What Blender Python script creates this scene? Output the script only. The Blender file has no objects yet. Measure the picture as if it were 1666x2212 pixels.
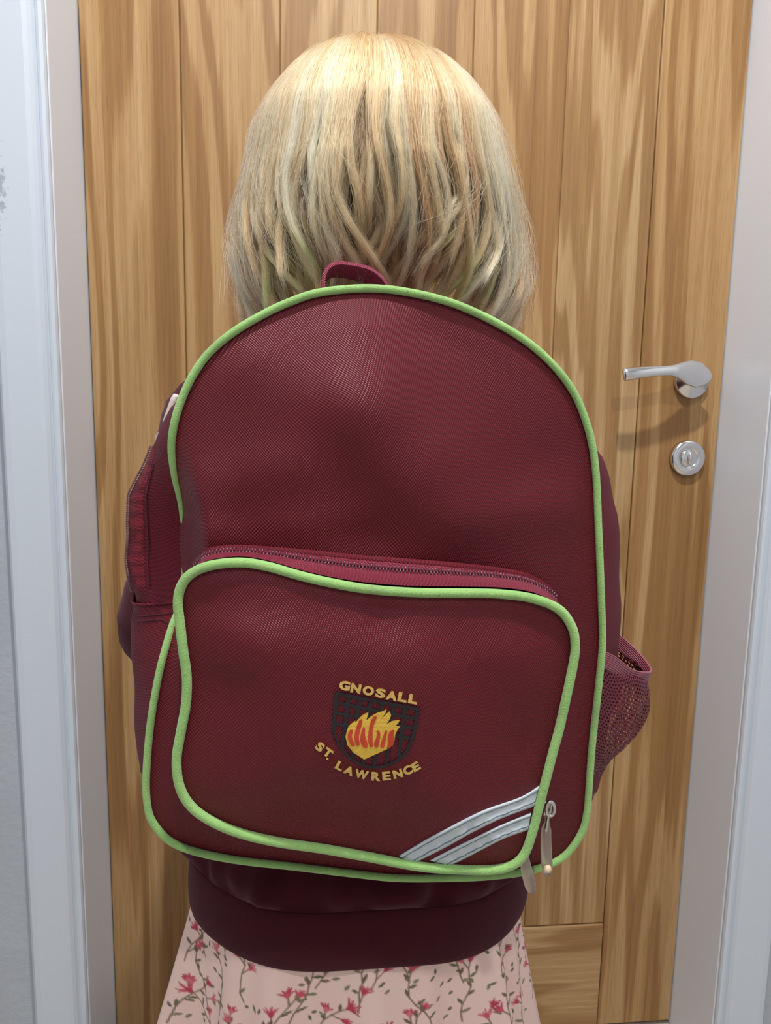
import bpy, bmesh, math, random
import numpy as np
from mathutils import Matrix, Vector
from mathutils.geometry import tessellate_polygon

random.seed(7)
rng = np.random.default_rng(7)
scene = bpy.context.scene
COL = scene.collection

# ------------------------------------------------------------------ camera
W, H, F = 1666, 2212, 1600.0
yaw, pitch, roll = math.radians(5.6), math.radians(8.25), math.radians(1.05)
CAM = np.array([0.0, -1.0, 0.968])
f0 = np.array([math.sin(yaw) * math.cos(pitch), math.cos(yaw) * math.cos(pitch), -math.sin(pitch)])
r0 = np.array([math.cos(yaw), -math.sin(yaw), 0.0])
u0 = np.cross(r0, f0)
rr = r0 * math.cos(roll) + u0 * math.sin(roll)
uu = u0 * math.cos(roll) - r0 * math.sin(roll)
cam_data = bpy.data.cameras.new('camera')
cam_data.sensor_width = 36.0
cam_data.lens = F / H * 36.0
cam_data.clip_start = 0.02
cam = bpy.data.objects.new('camera', cam_data)
COL.objects.link(cam)
cam.matrix_world = Matrix(((rr[0], uu[0], -f0[0], CAM[0]), (rr[1], uu[1], -f0[1], CAM[1]),
                           (rr[2], uu[2], -f0[2], CAM[2]), (0, 0, 0, 1)))
scene.camera = cam

# ------------------------------------------------------------------ world, view
world = bpy.data.worlds.new('world')
scene.world = world
world.use_nodes = True
world.node_tree.nodes['Background'].inputs[0].default_value = (0.9, 0.95, 1.0, 1)
world.node_tree.nodes['Background'].inputs[1].default_value = 0.3
scene.view_settings.view_transform = 'Standard'
scene.view_settings.look = 'None'
scene.view_settings.gamma = 1.0
scene.view_settings.use_curve_mapping = False
scene.view_settings.exposure = 0.09
scene.cycles.use_denoising = True
scene.cycles.use_adaptive_sampling = True
scene.cycles.adaptive_threshold = 0.05
scene.cycles.adaptive_min_samples = 16
scene.cycles.max_bounces = 9
scene.cycles.diffuse_bounces = 3
scene.cycles.glossy_bounces = 3
scene.cycles.transmission_bounces = 9
scene.cycles.transparent_max_bounces = 6
CEIL = 2.36
DOWNLIGHTS = [((0.12, -0.82), 22.5), ((0.12, -1.85), 13.0)]   # x, y and watts


def at(px, py, Y):
    d = f0 * F + rr * (px - W / 2) - uu * (py - H / 2)
    return CAM + d * ((Y - CAM[1]) / d[1])


def proj(p):
    v = np.asarray(p) - CAM
    z = v @ f0
    return W / 2 + F * (v @ rr) / z, H / 2 - F * (v @ uu) / z


def srgb(r, g, b):
    def c(v):
        v /= 255.0
        return v / 12.92 if v <= 0.04045 else ((v + 0.055) / 1.055) ** 2.4
    return (c(r), c(g), c(b), 1.0)


# ------------------------------------------------------------------ node helpers
def new_mat(name):
    m = bpy.data.materials.new(name)
    m.use_nodes = True
    nt = m.node_tree
    return m, nt, nt.nodes['Principled BSDF']


def N(nt, typ, **kw):
    n = nt.nodes.new(typ)
    for k, v in kw.items():
        if k.startswith('i_'):
            key = k[2:]
            key = int(key) if key.isdigit() else key
            if isinstance(v, bpy.types.NodeSocket):
                nt.links.new(v, n.inputs[key])
            else:
                n.inputs[key].default_value = v
        else:
            setattr(n, k, v)
    return n


def M(nt, op, a, b=None, c=None, clamp=False):
    n = nt.nodes.new('ShaderNodeMath')
    n.operation = op
    n.use_clamp = clamp
    for i, v in enumerate((a, b, c)):
        if v is None:
            continue
        if isinstance(v, bpy.types.NodeSocket):
            nt.links.new(v, n.inputs[i])
        else:
            n.inputs[i].default_value = v
    return n.outputs[0]


def ramp(nt, fac, stops):
    n = nt.nodes.new('ShaderNodeValToRGB')
    el = n.color_ramp.elements
    while len(el) < len(stops):
        el.new(0.5)
    for e, (p, c) in zip(el, stops):
        e.position = p
        e.color = c
    nt.links.new(fac, n.inputs[0])
    return n.outputs[0]


def mixc(nt, fac, a, b, blend='MIX'):
    n = nt.nodes.new('ShaderNodeMix')
    n.data_type = 'RGBA'
    n.blend_type = blend
    for key, v in ((0, fac), (6, a), (7, b)):
        if isinstance(v, bpy.types.NodeSocket):
            nt.links.new(v, n.inputs[key])
        else:
            n.inputs[key].default_value = v
    return n.outputs[2]


def bump(nt, bsdf, height, strength, dist):
    b = N(nt, 'ShaderNodeBump', i_Strength=strength, i_Distance=dist, i_Height=height)
    nt.links.new(b.outputs[0], bsdf.inputs['Normal'])
    return b


def simple(name, col, rough=0.6, metal=0.0, noise=0.0, nscale=30.0, spec=None, bumpd=0.0, bscale=200.0):
    m, nt, b = new_mat(name)
    b.inputs['Roughness'].default_value = rough
    b.inputs['Metallic'].default_value = metal
    if spec is not None:
        b.inputs['Specular IOR Level'].default_value = spec
    tc = N(nt, 'ShaderNodeTexCoord')
    nz = N(nt, 'ShaderNodeTexNoise', i_Scale=nscale, i_Detail=4.0, i_Vector=tc.outputs['Object'])
    dark = tuple(c * (1 - noise) for c in col[:3]) + (1,)
    lite = tuple(min(1, c * (1 + noise * 0.6)) for c in col[:3]) + (1,)
    nt.links.new(ramp(nt, nz.outputs[0], [(0.3, dark), (0.7, lite)]), b.inputs['Base Color'])
    if bumpd:
        n2 = N(nt, 'ShaderNodeTexNoise', i_Scale=bscale, i_Detail=3.0, i_Vector=tc.outputs['Object'])
        bump(nt, b, n2.outputs[0], 0.6, bumpd)
    return m


# ------------------------------------------------------------------ materials
def wood_mat(name, horizontal=False, ring=1.0):
    m, nt, b = new_mat(name)
    tc = N(nt, 'ShaderNodeTexCoord')
    oi = N(nt, 'ShaderNodeObjectInfo')
    sep = N(nt, 'ShaderNodeSeparateXYZ', i_0=tc.outputs['Object'])
    x, z = sep.outputs[0], sep.outputs[2]
    if horizontal:
        x, z = z, x
    off = M(nt, 'MULTIPLY', oi.outputs['Random'], 37.0)

    def vec(sx, sz, o):
        return N(nt, 'ShaderNodeCombineXYZ', i_0=M(nt, 'MULTIPLY', x, sx), i_1=M(nt, 'ADD', off, o), i_2=M(nt, 'MULTIPLY', z, sz)).outputs[0]
    big = N(nt, 'ShaderNodeTexNoise', i_Vector=vec(9.0 * ring, 0.75 * ring, 0.0), i_Scale=1.0, i_Detail=2.5, i_Roughness=0.45)
    mid = N(nt, 'ShaderNodeTexNoise', i_Vector=vec(75.0, 1.6, 5.0), i_Scale=1.0, i_Detail=3.0)
    streak = N(nt, 'ShaderNodeTexNoise', i_Vector=vec(190.0, 1.3, 3.0), i_Scale=1.0, i_Detail=2.0, i_Distortion=0.15)
    fine = N(nt, 'ShaderNodeTexNoise', i_Vector=vec(420.0, 9.0, 9.0), i_Scale=1.0, i_Detail=3.0)
    pore = N(nt, 'ShaderNodeTexNoise', i_Vector=vec(900.0, 22.0, 13.0), i_Scale=1.0, i_Detail=1.0)
    phase = M(nt, 'MULTIPLY_ADD', big.outputs[0], 62.0, M(nt, 'MULTIPLY', mid.outputs[0], 5.0))
    bands = M(nt, 'MULTIPLY_ADD', M(nt, 'SINE', phase), 0.5, 0.5)
    bands = N(nt, 'ShaderNodeMapRange', interpolation_type='SMOOTHSTEP', i_0=bands, i_1=0.30, i_2=0.85).outputs[0]
    v = M(nt, 'MULTIPLY_ADD', bands, 0.29, M(nt, 'MULTIPLY', mid.outputs[0], 0.42))
    v = M(nt, 'MULTIPLY_ADD', streak.outputs[0], 0.34, v)
    v = M(nt, 'MULTIPLY_ADD', fine.outputs[0], 0.22, v)
    c = ramp(nt, v, [(0.34, srgb(196, 166, 124)), (0.52, srgb(179, 145, 101)), (0.72, srgb(160, 123, 79)), (0.98, srgb(132, 97, 58))])
    pm = M(nt, 'GREATER_THAN', pore.outputs[0], 0.62)
    c = mixc(nt, M(nt, 'MULTIPLY', pm, 0.22), c, srgb(120, 82, 42))
    hue = mixc(nt, oi.outputs['Random'], srgb(255, 255, 255), srgb(250, 243, 232))
    c = mixc(nt, 1.0, c, hue, 'MULTIPLY')
    nt.links.new(c, b.inputs['Base Color'])
    b.inputs['Roughness'].default_value = 0.42
    b.inputs['Specular IOR Level'].default_value = 0.4
    bump(nt, b, M(nt, 'ADD', fine.outputs[0], M(nt, 'MULTIPLY', pm, -0.5)), 0.25, 0.0006)
    return m


def fabric_mat(name, col, dark, px_=0.0017, pz_=0.0024, depth=0.00048, rough=0.42, sheen=0.02, spec=0.45):
    """woven polyester: rows of crossing threads as fine relief"""
    m, nt, b = new_mat(name)
    tc = N(nt, 'ShaderNodeTexCoord')
    wob = N(nt, 'ShaderNodeTexNoise', i_Vector=tc.outputs['Object'], i_Scale=14.0, i_Detail=1.0)
    sep = N(nt, 'ShaderNodeSeparateXYZ', i_0=tc.outputs['Object'])
    xx = M(nt, 'MULTIPLY_ADD', wob.outputs[0], 0.012, M(nt, 'ADD', sep.outputs[0], sep.outputs[1]))
    zz = M(nt, 'MULTIPLY_ADD', wob.outputs[0], 0.008, M(nt, 'MULTIPLY_ADD', sep.outputs[0], 0.12, sep.outputs[2]))
    sx = M(nt, 'SINE', M(nt, 'MULTIPLY', xx, 2 * math.pi / px_))
    sz = M(nt, 'SINE', M(nt, 'MULTIPLY', zz, 2 * math.pi / pz_))
    h = M(nt, 'MULTIPLY_ADD', M(nt, 'MULTIPLY', sx, sz), 0.5, 0.5)
    var = N(nt, 'ShaderNodeTexNoise', i_Vector=tc.outputs['Object'], i_Scale=260.0, i_Detail=2.0)
    big = N(nt, 'ShaderNodeTexNoise', i_Vector=tc.outputs['Object'], i_Scale=9.0, i_Detail=3.0)
    c = mixc(nt, M(nt, 'MULTIPLY', h, 0.9), dark, col)
    c = mixc(nt, M(nt, 'MULTIPLY', big.outputs[0], 0.35), c, dark)
    nt.links.new(c, b.inputs['Base Color'])
    b.inputs['Roughness'].default_value = rough
    b.inputs['Specular IOR Level'].default_value = spec
    b.inputs['Specular Tint'].default_value = (1.0, 0.62, 0.70, 1)
    b.inputs['Sheen Weight'].default_value = sheen
    b.inputs['Sheen Roughness'].default_value = 0.4
    b.inputs['Sheen Tint'].default_value = (1.0, 0.55, 0.65, 1)
    bump(nt, b, M(nt, 'MULTIPLY_ADD', var.outputs[0], 0.6, h), 0.8, depth)
    return m


CHIP_Z = float(at(8, 400, -0.124)[2])


def paint_mat(name, col, chips=False):
    m, nt, b = new_mat(name)
    tc = N(nt, 'ShaderNodeTexCoord')
    n1 = N(nt, 'ShaderNodeTexNoise', i_Vector=tc.outputs['Object'], i_Scale=6.0, i_Detail=3.0)
    n2 = N(nt, 'ShaderNodeTexNoise', i_Vector=tc.outputs['Object'], i_Scale=90.0, i_Detail=4.0)
    c = mixc(nt, M(nt, 'MULTIPLY', n1.outputs[0], 0.10), col, tuple(v * 0.85 for v in col[:3]) + (1,))
    h = n2.outputs[0]
    if chips:
        n3 = N(nt, 'ShaderNodeTexNoise', i_Vector=tc.outputs['Object'], i_Scale=130.0, i_Detail=6.0, i_Roughness=0.75)
        sep = N(nt, 'ShaderNodeSeparateXYZ', i_0=tc.outputs['Object'])
        # worn outer corner where the paint has flaked off
        zc = M(nt, 'SUBTRACT', 1.0, M(nt, 'MULTIPLY', M(nt, 'ABSOLUTE', M(nt, 'SUBTRACT', sep.outputs[2], CHIP_Z)), 9.0), clamp=True)
        xc = M(nt, 'SUBTRACT', 1.0, M(nt, 'MULTIPLY', M(nt, 'ABSOLUTE', M(nt, 'SUBTRACT', sep.outputs[0], -0.350)), 30.0), clamp=True)
        msk = M(nt, 'MULTIPLY', M(nt, 'SQRT', zc), M(nt, 'SQRT', xc))
        chip = M(nt, 'GREATER_THAN', M(nt, 'MULTIPLY', n3.outputs[0], msk), 0.36)
        c = mixc(nt, M(nt, 'MULTIPLY', chip, 0.65), c, srgb(140, 152, 165))
        h = M(nt, 'SUBTRACT', h, M(nt, 'MULTIPLY', chip, 2.0))
    nt.links.new(c, b.inputs['Base Color'])
    b.inputs['Roughness'].default_value = 0.4
    bump(nt, b, h, 0.25, 0.0006)
    return m


def hair_mat():
    m = bpy.data.materials.new('blonde_hair')
    m.use_nodes = True
    nt = m.node_tree
    nt.nodes.clear()
    out = N(nt, 'ShaderNodeOutputMaterial')
    h = N(nt, 'ShaderNodeBsdfHairPrincipled')
    h.parametrization = 'COLOR'
    a = N(nt, 'ShaderNodeAttribute', attribute_name='shade')
    g = N(nt, 'ShaderNodeAttribute', attribute_name='dye')
    c = ramp(nt, a.outputs['Fac'], [(0.0, srgb(112, 70, 46)), (0.45, srgb(202, 148, 97)), (1.0, srgb(252, 213, 160))])
    c = mixc(nt, g.outputs['Fac'], c, srgb(158, 186, 88))
    nt.links.new(c, h.inputs['Color'])
    h.inputs['Roughness'].default_value = 0.32
    h.inputs['Radial Roughness'].default_value = 0.45
    h.inputs['IOR'].default_value = 1.5
    nt.links.new(h.outputs[0], out.inputs[0])
    return m


def piping_mat():
    m, nt, b = new_mat('lime_piping')
    tc = N(nt, 'ShaderNodeTexCoord')
    n = N(nt, 'ShaderNodeTexNoise', i_Vector=tc.outputs['Object'], i_Scale=38.0, i_Detail=5.0, i_Roughness=0.6)
    t = N(nt, 'ShaderNodeTexNoise', i_Vector=tc.outputs['Object'], i_Scale=1500.0, i_Detail=1.0)
    sp = N(nt, 'ShaderNodeTexNoise', i_Vector=tc.outputs['Object'], i_Scale=300.0, i_Detail=2.0)
    c = ramp(nt, n.outputs[0], [(0.25, srgb(134, 164, 104)), (0.45, srgb(142, 188, 108)), (0.7, srgb(158, 200, 122))])
    c = mixc(nt, M(nt, 'MULTIPLY', M(nt, 'GREATER_THAN', sp.outputs[0], 0.68), 0.35), c, srgb(110, 120, 80))
    nt.links.new(c, b.inputs['Base Color'])
    b.inputs['Roughness'].default_value = 0.85
    b.inputs['Sheen Weight'].default_value = 0.3
    bump(nt, b, t.outputs[0], 0.7, 0.0006)
    return m


def mesh_fabric_mat():
    m, nt, b = new_mat('maroon_mesh')
    b.inputs['Base Color'].default_value = srgb(100, 28, 43)
    b.inputs['Roughness'].default_value = 0.5
    tc = N(nt, 'ShaderNodeTexCoord')
    sep = N(nt, 'ShaderNodeSeparateXYZ', i_0=tc.outputs['UV'])
    p = 1.0
    v = M(nt, 'MULTIPLY', sep.outputs[1], 46.0)
    u = M(nt, 'MULTIPLY', sep.outputs[0], 40.0)
    row = M(nt, 'FLOOR', v)
    u = M(nt, 'MULTIPLY_ADD', M(nt, 'MODULO', row, 2.0), 0.5, u)
    fu = M(nt, 'SUBTRACT', M(nt, 'FRACT', u), 0.5)
    fv = M(nt, 'SUBTRACT', M(nt, 'FRACT', v), 0.5)
    d = M(nt, 'SQRT', M(nt, 'ADD', M(nt, 'MULTIPLY', fu, fu), M(nt, 'MULTIPLY', fv, fv)))
    hole = M(nt, 'LESS_THAN', d, 0.30)
    nt.links.new(M(nt, 'SUBTRACT', 1.0, hole), b.inputs['Alpha'])
    bump(nt, b, M(nt, 'MINIMUM', d, 0.45), 0.8, 0.002)
    return m


def ribbed_mat(name, col, axis_uv=1, n=9.0):
    m, nt, b = new_mat(name)
    tc = N(nt, 'ShaderNodeTexCoord')
    sep = N(nt, 'ShaderNodeSeparateXYZ', i_0=tc.outputs['UV'])
    s = M(nt, 'SINE', M(nt, 'MULTIPLY', sep.outputs[axis_uv], 2 * math.pi * n))
    h = M(nt, 'MULTIPLY_ADD', s, 0.5, 0.5)
    c = mixc(nt, h, tuple(v * 0.55 for v in col[:3]) + (1,), col)
    nt.links.new(c, b.inputs['Base Color'])
    b.inputs['Roughness'].default_value = 0.55
    b.inputs['Sheen Weight'].default_value = 0.25
    bump(nt, b, h, 0.8, 0.0012)
    return m


MAT = {}
MAT['wood'] = wood_mat('oak_vertical')
MAT['wood_stile'] = wood_mat('oak_flat_sawn', ring=0.75)
MAT['wood_rail'] = wood_mat('oak_horizontal', horizontal=True, ring=0.9)
MAT['groove'] = simple('oak_backing', srgb(150, 112, 68), 0.7, noise=0.15)
MAT['trim'] = paint_mat('gloss_white_paint', srgb(206, 216, 228))
MAT['trim_worn'] = paint_mat('chipped_white_paint', srgb(206, 216, 228), chips=True)
MAT['lining'] = paint_mat('satin_lining_paint', srgb(232, 240, 252))
MAT['wall'] = simple('painted_plaster', srgb(216, 220, 226), 0.8, noise=0.05, nscale=12, bumpd=0.0015, bscale=120)
MAT['ceiling'] = simple('white_ceiling', srgb(235, 235, 232), 0.9, noise=0.02)
MAT['floor'] = simple('hall_floor', srgb(196, 184, 168), 0.6, noise=0.15, nscale=8)
MAT['chrome'] = simple('satin_chrome', (0.78, 0.79, 0.80, 1), 0.16, 1.0, noise=0.03)
MAT['steel'] = simple('zip_metal', (0.62, 0.6, 0.58, 1), 0.28, 1.0, noise=0.1, nscale=80)
MAT['bag'] = fabric_mat('maroon_weave', srgb(118, 28, 39), srgb(68, 12, 19))
MAT['bag_side'] = fabric_mat('maroon_side_weave', srgb(118, 29, 43), srgb(72, 13, 22), px_=0.0024, pz_=0.0026, rough=0.6, sheen=0.0, spec=0.25)
MAT['tape'] = fabric_mat('zip_tape', srgb(146, 52, 72), srgb(104, 30, 46), px_=0.0022, pz_=0.0016, depth=0.0009)
MAT['teeth'] = simple('zip_coil', srgb(96, 40, 58), 0.22, noise=0.2, nscale=200, spec=0.8)
MAT['pipe'] = piping_mat()
MAT['webbing'] = fabric_mat('pink_maroon_webbing', srgb(186, 84, 112), srgb(140, 52, 76), px_=0.0014, pz_=0.0016, depth=0.001, sheen=0.3)
MAT['mesh'] = mesh_fabric_mat()
MAT['elastic'] = ribbed_mat('ribbed_elastic', srgb(166, 66, 90))
MAT['sweat'] = simple('maroon_jersey', srgb(62, 15, 25), 0.9, noise=0.12, nscale=60, bumpd=0.0006, bscale=900, spec=0.15)
MAT['sweat'].node_tree.nodes['Principled BSDF'].inputs['Sheen Weight'].default_value = 0.14
MAT['sweat'].node_tree.nodes['Principled BSDF'].inputs['Sheen Tint'].default_value = (0.8, 0.5, 0.62, 1)
MAT['skin'] = simple('skin', srgb(226, 178, 152), 0.5, noise=0.04)
MAT['skin'].node_tree.nodes['Principled BSDF'].inputs['Subsurface Weight'].default_value = 0.1
MAT['hair'] = hair_mat()
MAT['hair_inner'] = simple('shaded_inner_hair', srgb(98, 72, 44), 0.6, noise=0.35, nscale=160)  # dark brown paints in the shade of the gaps between locks
MAT['gold'] = simple('gold_thread', srgb(206, 172, 96), 0.5, noise=0.18, nscale=500, bumpd=0.0006, bscale=900)
MAT['yellow'] = simple('yellow_thread', srgb(216, 176, 66), 0.5, noise=0.1, nscale=300, bumpd=0.0005, bscale=900)
MAT['red'] = simple('red_thread', srgb(190, 62, 36), 0.5, noise=0.15, nscale=200, bumpd=0.0005, bscale=900)
MAT['navy'] = simple('navy_thread', srgb(22, 17, 26), 0.6, noise=0.2, nscale=300, bumpd=0.0005, bscale=900)
MAT['reflect'] = simple('reflective_tape', srgb(184, 195, 202), 0.4, noise=0.06, nscale=60, spec=0.6)
MAT['stitch'] = simple('grey_stitching', srgb(104, 118, 128), 0.6, noise=0.1)
MAT['dark_stitch'] = simple('maroon_stitching', srgb(70, 18, 28), 0.7, noise=0.1)
m, nt, b = new_mat('clear_rubber')
b.inputs['Base Color'].default_value = srgb(228, 216, 206)
b.inputs['Roughness'].default_value = 0.3
b.inputs['Transmission Weight'].default_value = 0.75
b.inputs['IOR'].default_value = 1.25
MAT['rubber'] = m
m, nt, b = new_mat('floral_cotton')
a = N(nt, 'ShaderNodeAttribute', attribute_name='print')
nt.links.new(a.outputs['Color'], b.inputs['Base Color'])
b.inputs['Roughness'].default_value = 0.85
b.inputs['Specular IOR Level'].default_value = 0.2
MAT['floral'] = m
m, nt, b = new_mat('lamp_lens')
b.inputs['Emission Color'].default_value = (1, 0.97, 0.92, 1)
b.inputs['Emission Strength'].default_value = 8.0
MAT['lens'] = m


# ------------------------------------------------------------------ object helpers
def tag(o, label=None, cat=None, group=None, kind=None):
    for k, v in (('label', label), ('category', cat), ('group', group), ('kind', kind)):
        if v:
            o[k] = v
    return o


def empty(name, loc):
    o = bpy.data.objects.new(name, None)
    o.empty_display_size = 0.05
    o.location = loc
    COL.objects.link(o)
    return o


def origin_of(parent):
    p, v = parent, Vector((0, 0, 0))
    while p is not None:
        v = v + p.location
        p = p.parent
    return np.array(v)


def mk(name, verts, faces, mat, parent=None, smooth=True, origin=None, uv=None):
    verts = np.asarray(verts, dtype=float).reshape(-1, 3)
    base = origin_of(parent)
    loc = np.zeros(3)
    if origin is not None:
        loc = np.asarray(origin) - base
    me = bpy.data.meshes.new(name)
    me.from_pydata((verts - base - loc).tolist(), [], [list(map(int, f)) for f in faces])
    me.update()
    if uv is not None:
        l = me.uv_layers.new(name='UVMap')
        idx = np.empty(len(me.loops), dtype=np.int32)
        me.loops.foreach_get('vertex_index', idx)
        l.data.foreach_set('uv', np.asarray(uv)[idx].astype(np.float32).ravel())
    if smooth:
        me.polygons.foreach_set('use_smooth', [True] * len(me.polygons))
    me.materials.append(mat)
    bm = bmesh.new()
    bm.from_mesh(me)
    bmesh.ops.recalc_face_normals(bm, faces=bm.faces)
    bm.to_mesh(me)
    bm.free()
    o = bpy.data.objects.new(name, me)
    o.location = loc
    COL.objects.link(o)
    if parent is not None:
        o.parent = parent
    return o


def box_vf(lo, hi):
    x0, y0, z0 = lo
    x1, y1, z1 = hi
    v = [(x0, y0, z0), (x1, y0, z0), (x1, y1, z0), (x0, y1, z0), (x0, y0, z1), (x1, y0, z1), (x1, y1, z1), (x0, y1, z1)]
    f = [(0, 3, 2, 1), (4, 5, 6, 7), (0, 1, 5, 4), (1, 2, 6, 5), (2, 3, 7, 6), (3, 0, 4, 7)]
    return v, f


def box(name, lo, hi, mat, parent=None, bevel=0.0, origin=None, seg=2):
    v, f = box_vf(lo, hi)
    o = mk(name, v, f, mat, parent, smooth=False, origin=origin)
    if bevel:
        bm = bmesh.new()
        bm.from_mesh(o.data)
        bmesh.ops.bevel(bm, geom=bm.edges[:], offset=bevel, segments=seg, affect='EDGES', profile=0.5)
        bm.to_mesh(o.data)
        bm.free()
    return o


def catmull(P, n, closed=False):
    """smooth path through the points, resampled to n points at equal arc length"""
    P = np.asarray(P, dtype=float)
    k = len(P)
    segs = k if closed else k - 1
    out = []
    for i in range(segs):
        if closed:
            p0, p1, p2, p3 = P[(i - 1) % k], P[i], P[(i + 1) % k], P[(i + 2) % k]
        else:
            p0, p1, p2, p3 = P[max(i - 1, 0)], P[i], P[i + 1], P[min(i + 2, k - 1)]
        t = np.linspace(0, 1, 24, endpoint=False)[:, None]
        out.append(0.5 * ((2 * p1) + (-p0 + p2) * t + (2 * p0 - 5 * p1 + 4 * p2 - p3) * t ** 2 + (-p0 + 3 * p1 - 3 * p2 + p3) * t ** 3))
    Q = np.concatenate(out + ([P[:1]] if closed else [P[-1:]]))
    s = np.concatenate([[0], np.cumsum(np.linalg.norm(np.diff(Q, axis=0), axis=1))])
    q = np.linspace(0, s[-1], n, endpoint=not closed)
    return np.stack([np.interp(q, s, Q[:, j]) for j in range(Q.shape[1])], 1)


def grid_faces(nu, nv, closed_u=False, closed_v=False, base=0):
    """index = base + i*nv + j, i in u, j in v"""
    f = []
    for i in range(nu if closed_u else nu - 1):
        for j in range(nv if closed_v else nv - 1):
            i2, j2 = (i + 1) % nu, (j + 1) % nv
            f.append((base + i * nv + j, base + i2 * nv + j, base + i2 * nv + j2, base + i * nv + j2))
    return f


def tube_vf(P, r, seg=10, closed=False, ry=None, up=None):
    P = np.asarray(P, dtype=float)
    n = len(P)
    r = np.broadcast_to(np.asarray(r, dtype=float), (n,))
    ry = r if ry is None else np.broadcast_to(np.asarray(ry, dtype=float), (n,))
    T = np.roll(P, -1, 0) - np.roll(P, 1, 0) if closed else np.gradient(P, axis=0)
    T /= np.linalg.norm(T, axis=1)[:, None] + 1e-12
    a = np.array([0, 1.0, 0]) if up is None else np.asarray(up, dtype=float)
    V = []
    for i in range(n):
        b_ = a - T[i] * (a @ T[i])
        nb = np.linalg.norm(b_)
        if nb < 1e-5:
            a = np.array([1.0, 0, 0])
            b_ = a - T[i] * (a @ T[i])
            nb = np.linalg.norm(b_)
        b_ /= nb
        if up is None:
            a = b_
        c_ = np.cross(T[i], b_)
        for k in range(seg):
            t = 2 * math.pi * k / seg
            V.append(P[i] + b_ * math.cos(t) * r[i] + c_ * math.sin(t) * ry[i])
    Fc = grid_faces(n, seg, closed, True)
    if not closed:
        Fc.append(tuple(range(seg))[::-1])
        Fc.append(tuple((n - 1) * seg + k for k in range(seg)))
    return V, Fc


def tube(name, P, r, mat, parent=None, seg=10, closed=False, ry=None, up=None):
    v, f = tube_vf(P, r, seg, closed, ry, up)
    return mk(name, v, f, mat, parent)


def join_vf(parts):
    V, Fc = [], []
    for v, f in parts:
        b0 = len(V)
        V.extend([tuple(p) for p in v])
        Fc.extend([tuple(i + b0 for i in q) for q in f])
    return V, Fc


def lathe(name, center, prof, mat, parent, axis='Y', seg=48):
    """prof: (radius, along-axis) pairs"""
    V = []
    for r, a in prof:
        for k in range(seg):
            t = 2 * math.pi * k / seg
            c, s = r * math.cos(t), r * math.sin(t)
            V.append((center[0] + c, center[1] + a, center[2] + s) if axis == 'Y' else (center[0] + c, center[1] + s, center[2] + a))
    Fc = grid_faces(len(prof), seg, False, True)
    Fc.append(tuple(range(seg)))
    Fc.append(tuple((len(prof) - 1) * seg + k for k in range(seg)))
    return mk(name, V, Fc, mat, parent)


# ------------------------------------------------------------------ the room
XL, XR = -0.286, 0.568            # door opening
LIN, ARC, WALL_Y = -0.112, -0.124, -0.105
DOOR_TOP = 2.0
RX0, RX1, RY0 = -0.95, 1.2, -3.0


def struct(o):
    o['kind'] = 'structure'
    return o


struct(box('floor', (RX0 - 0.1, RY0 - 0.1, -0.1), (RX1 + 0.1, 0.3, 0.0), MAT['floor']))
struct(box('ceiling', (RX0 - 0.1, RY0 - 0.1, CEIL), (RX1 + 0.1, 0.3, CEIL + 0.1), MAT['ceiling']))
struct(box('wall_left', (RX0 - 0.1, RY0 - 0.1, 0.0), (RX0, WALL_Y, CEIL), MAT['wall']))
struct(box('wall_right', (RX1, RY0 - 0.1, 0.0), (RX1 + 0.1, WALL_Y, CEIL), MAT['wall']))
struct(box('wall_rear', (RX0, RY0 - 0.1, 0.0), (RX1, RY0, CEIL), MAT['wall']))
# wall with the doorway: one mesh around the opening
parts = [box_vf((RX0 - 0.1, WALL_Y, 0.0), (XL - 0.03, 0.06, CEIL)), box_vf((XR + 0.03, WALL_Y, 0.0), (RX1 + 0.1, 0.06, CEIL)),
         box_vf((XL - 0.03, WALL_Y, DOOR_TOP + 0.03), (XR + 0.03, 0.06, CEIL))]
struct(mk('wall_front', *join_vf(parts), simple('shaded_plaster', srgb(176, 184, 194), 0.8, noise=0.05, nscale=12, bumpd=0.0015, bscale=120), smooth=False))  # greyer copy of the wall plaster, its colour standing in for shade


def trim(name, lo, hi, mat, bev):
    return struct(box(name, lo, hi, mat, bevel=bev))


# door lining (the reveal) and architraves with a stepped inner edge
trim('trim_1', (XL - 0.03, LIN, 0), (XL, 0.06, DOOR_TOP + 0.03), MAT['lining'], 0.002)
trim('trim_2', (XR, LIN, 0), (XR + 0.03, 0.06, DOOR_TOP + 0.03), MAT['lining'], 0.002)
trim('trim_3', (XL, LIN, DOOR_TOP), (XR, 0.06, DOOR_TOP + 0.03), MAT['lining'], 0.002)


def architrave(name, x_in, x_out, mat):
    """profile in X/Y swept up: inner bead, quirk, flat face, rounded outer edge"""
    s = 1 if x_out > x_in else -1
    w = abs(x_out - x_in)
    prof = [(0.0005, WALL_Y), (0.0005, -0.1155), (0.002, -0.1185), (0.0055, -0.1195), (0.0085, -0.1185), (0.0095, -0.1168), (0.0105, -0.1165),
            (0.0125, -0.1195), (0.016, -0.1225), (0.021, -0.1238), (w - 0.012, -0.1240), (w - 0.005, -0.1225), (w - 0.001, -0.118), (w, -0.112), (w, WALL_Y)]
    V, n = [], len(prof)
    for z in (0.0, DOOR_TOP + 0.06):
        for a, y in prof:
            V.append((x_in + s * a, y, z))
    Fc = [(i, (i + 1) % n, n + (i + 1) % n, n + i) for i in range(n)] + [tuple(range(n)), tuple(range(n, 2 * n))]
    o = mk(name, V, Fc, mat, smooth=False)
    return struct(o)


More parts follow.
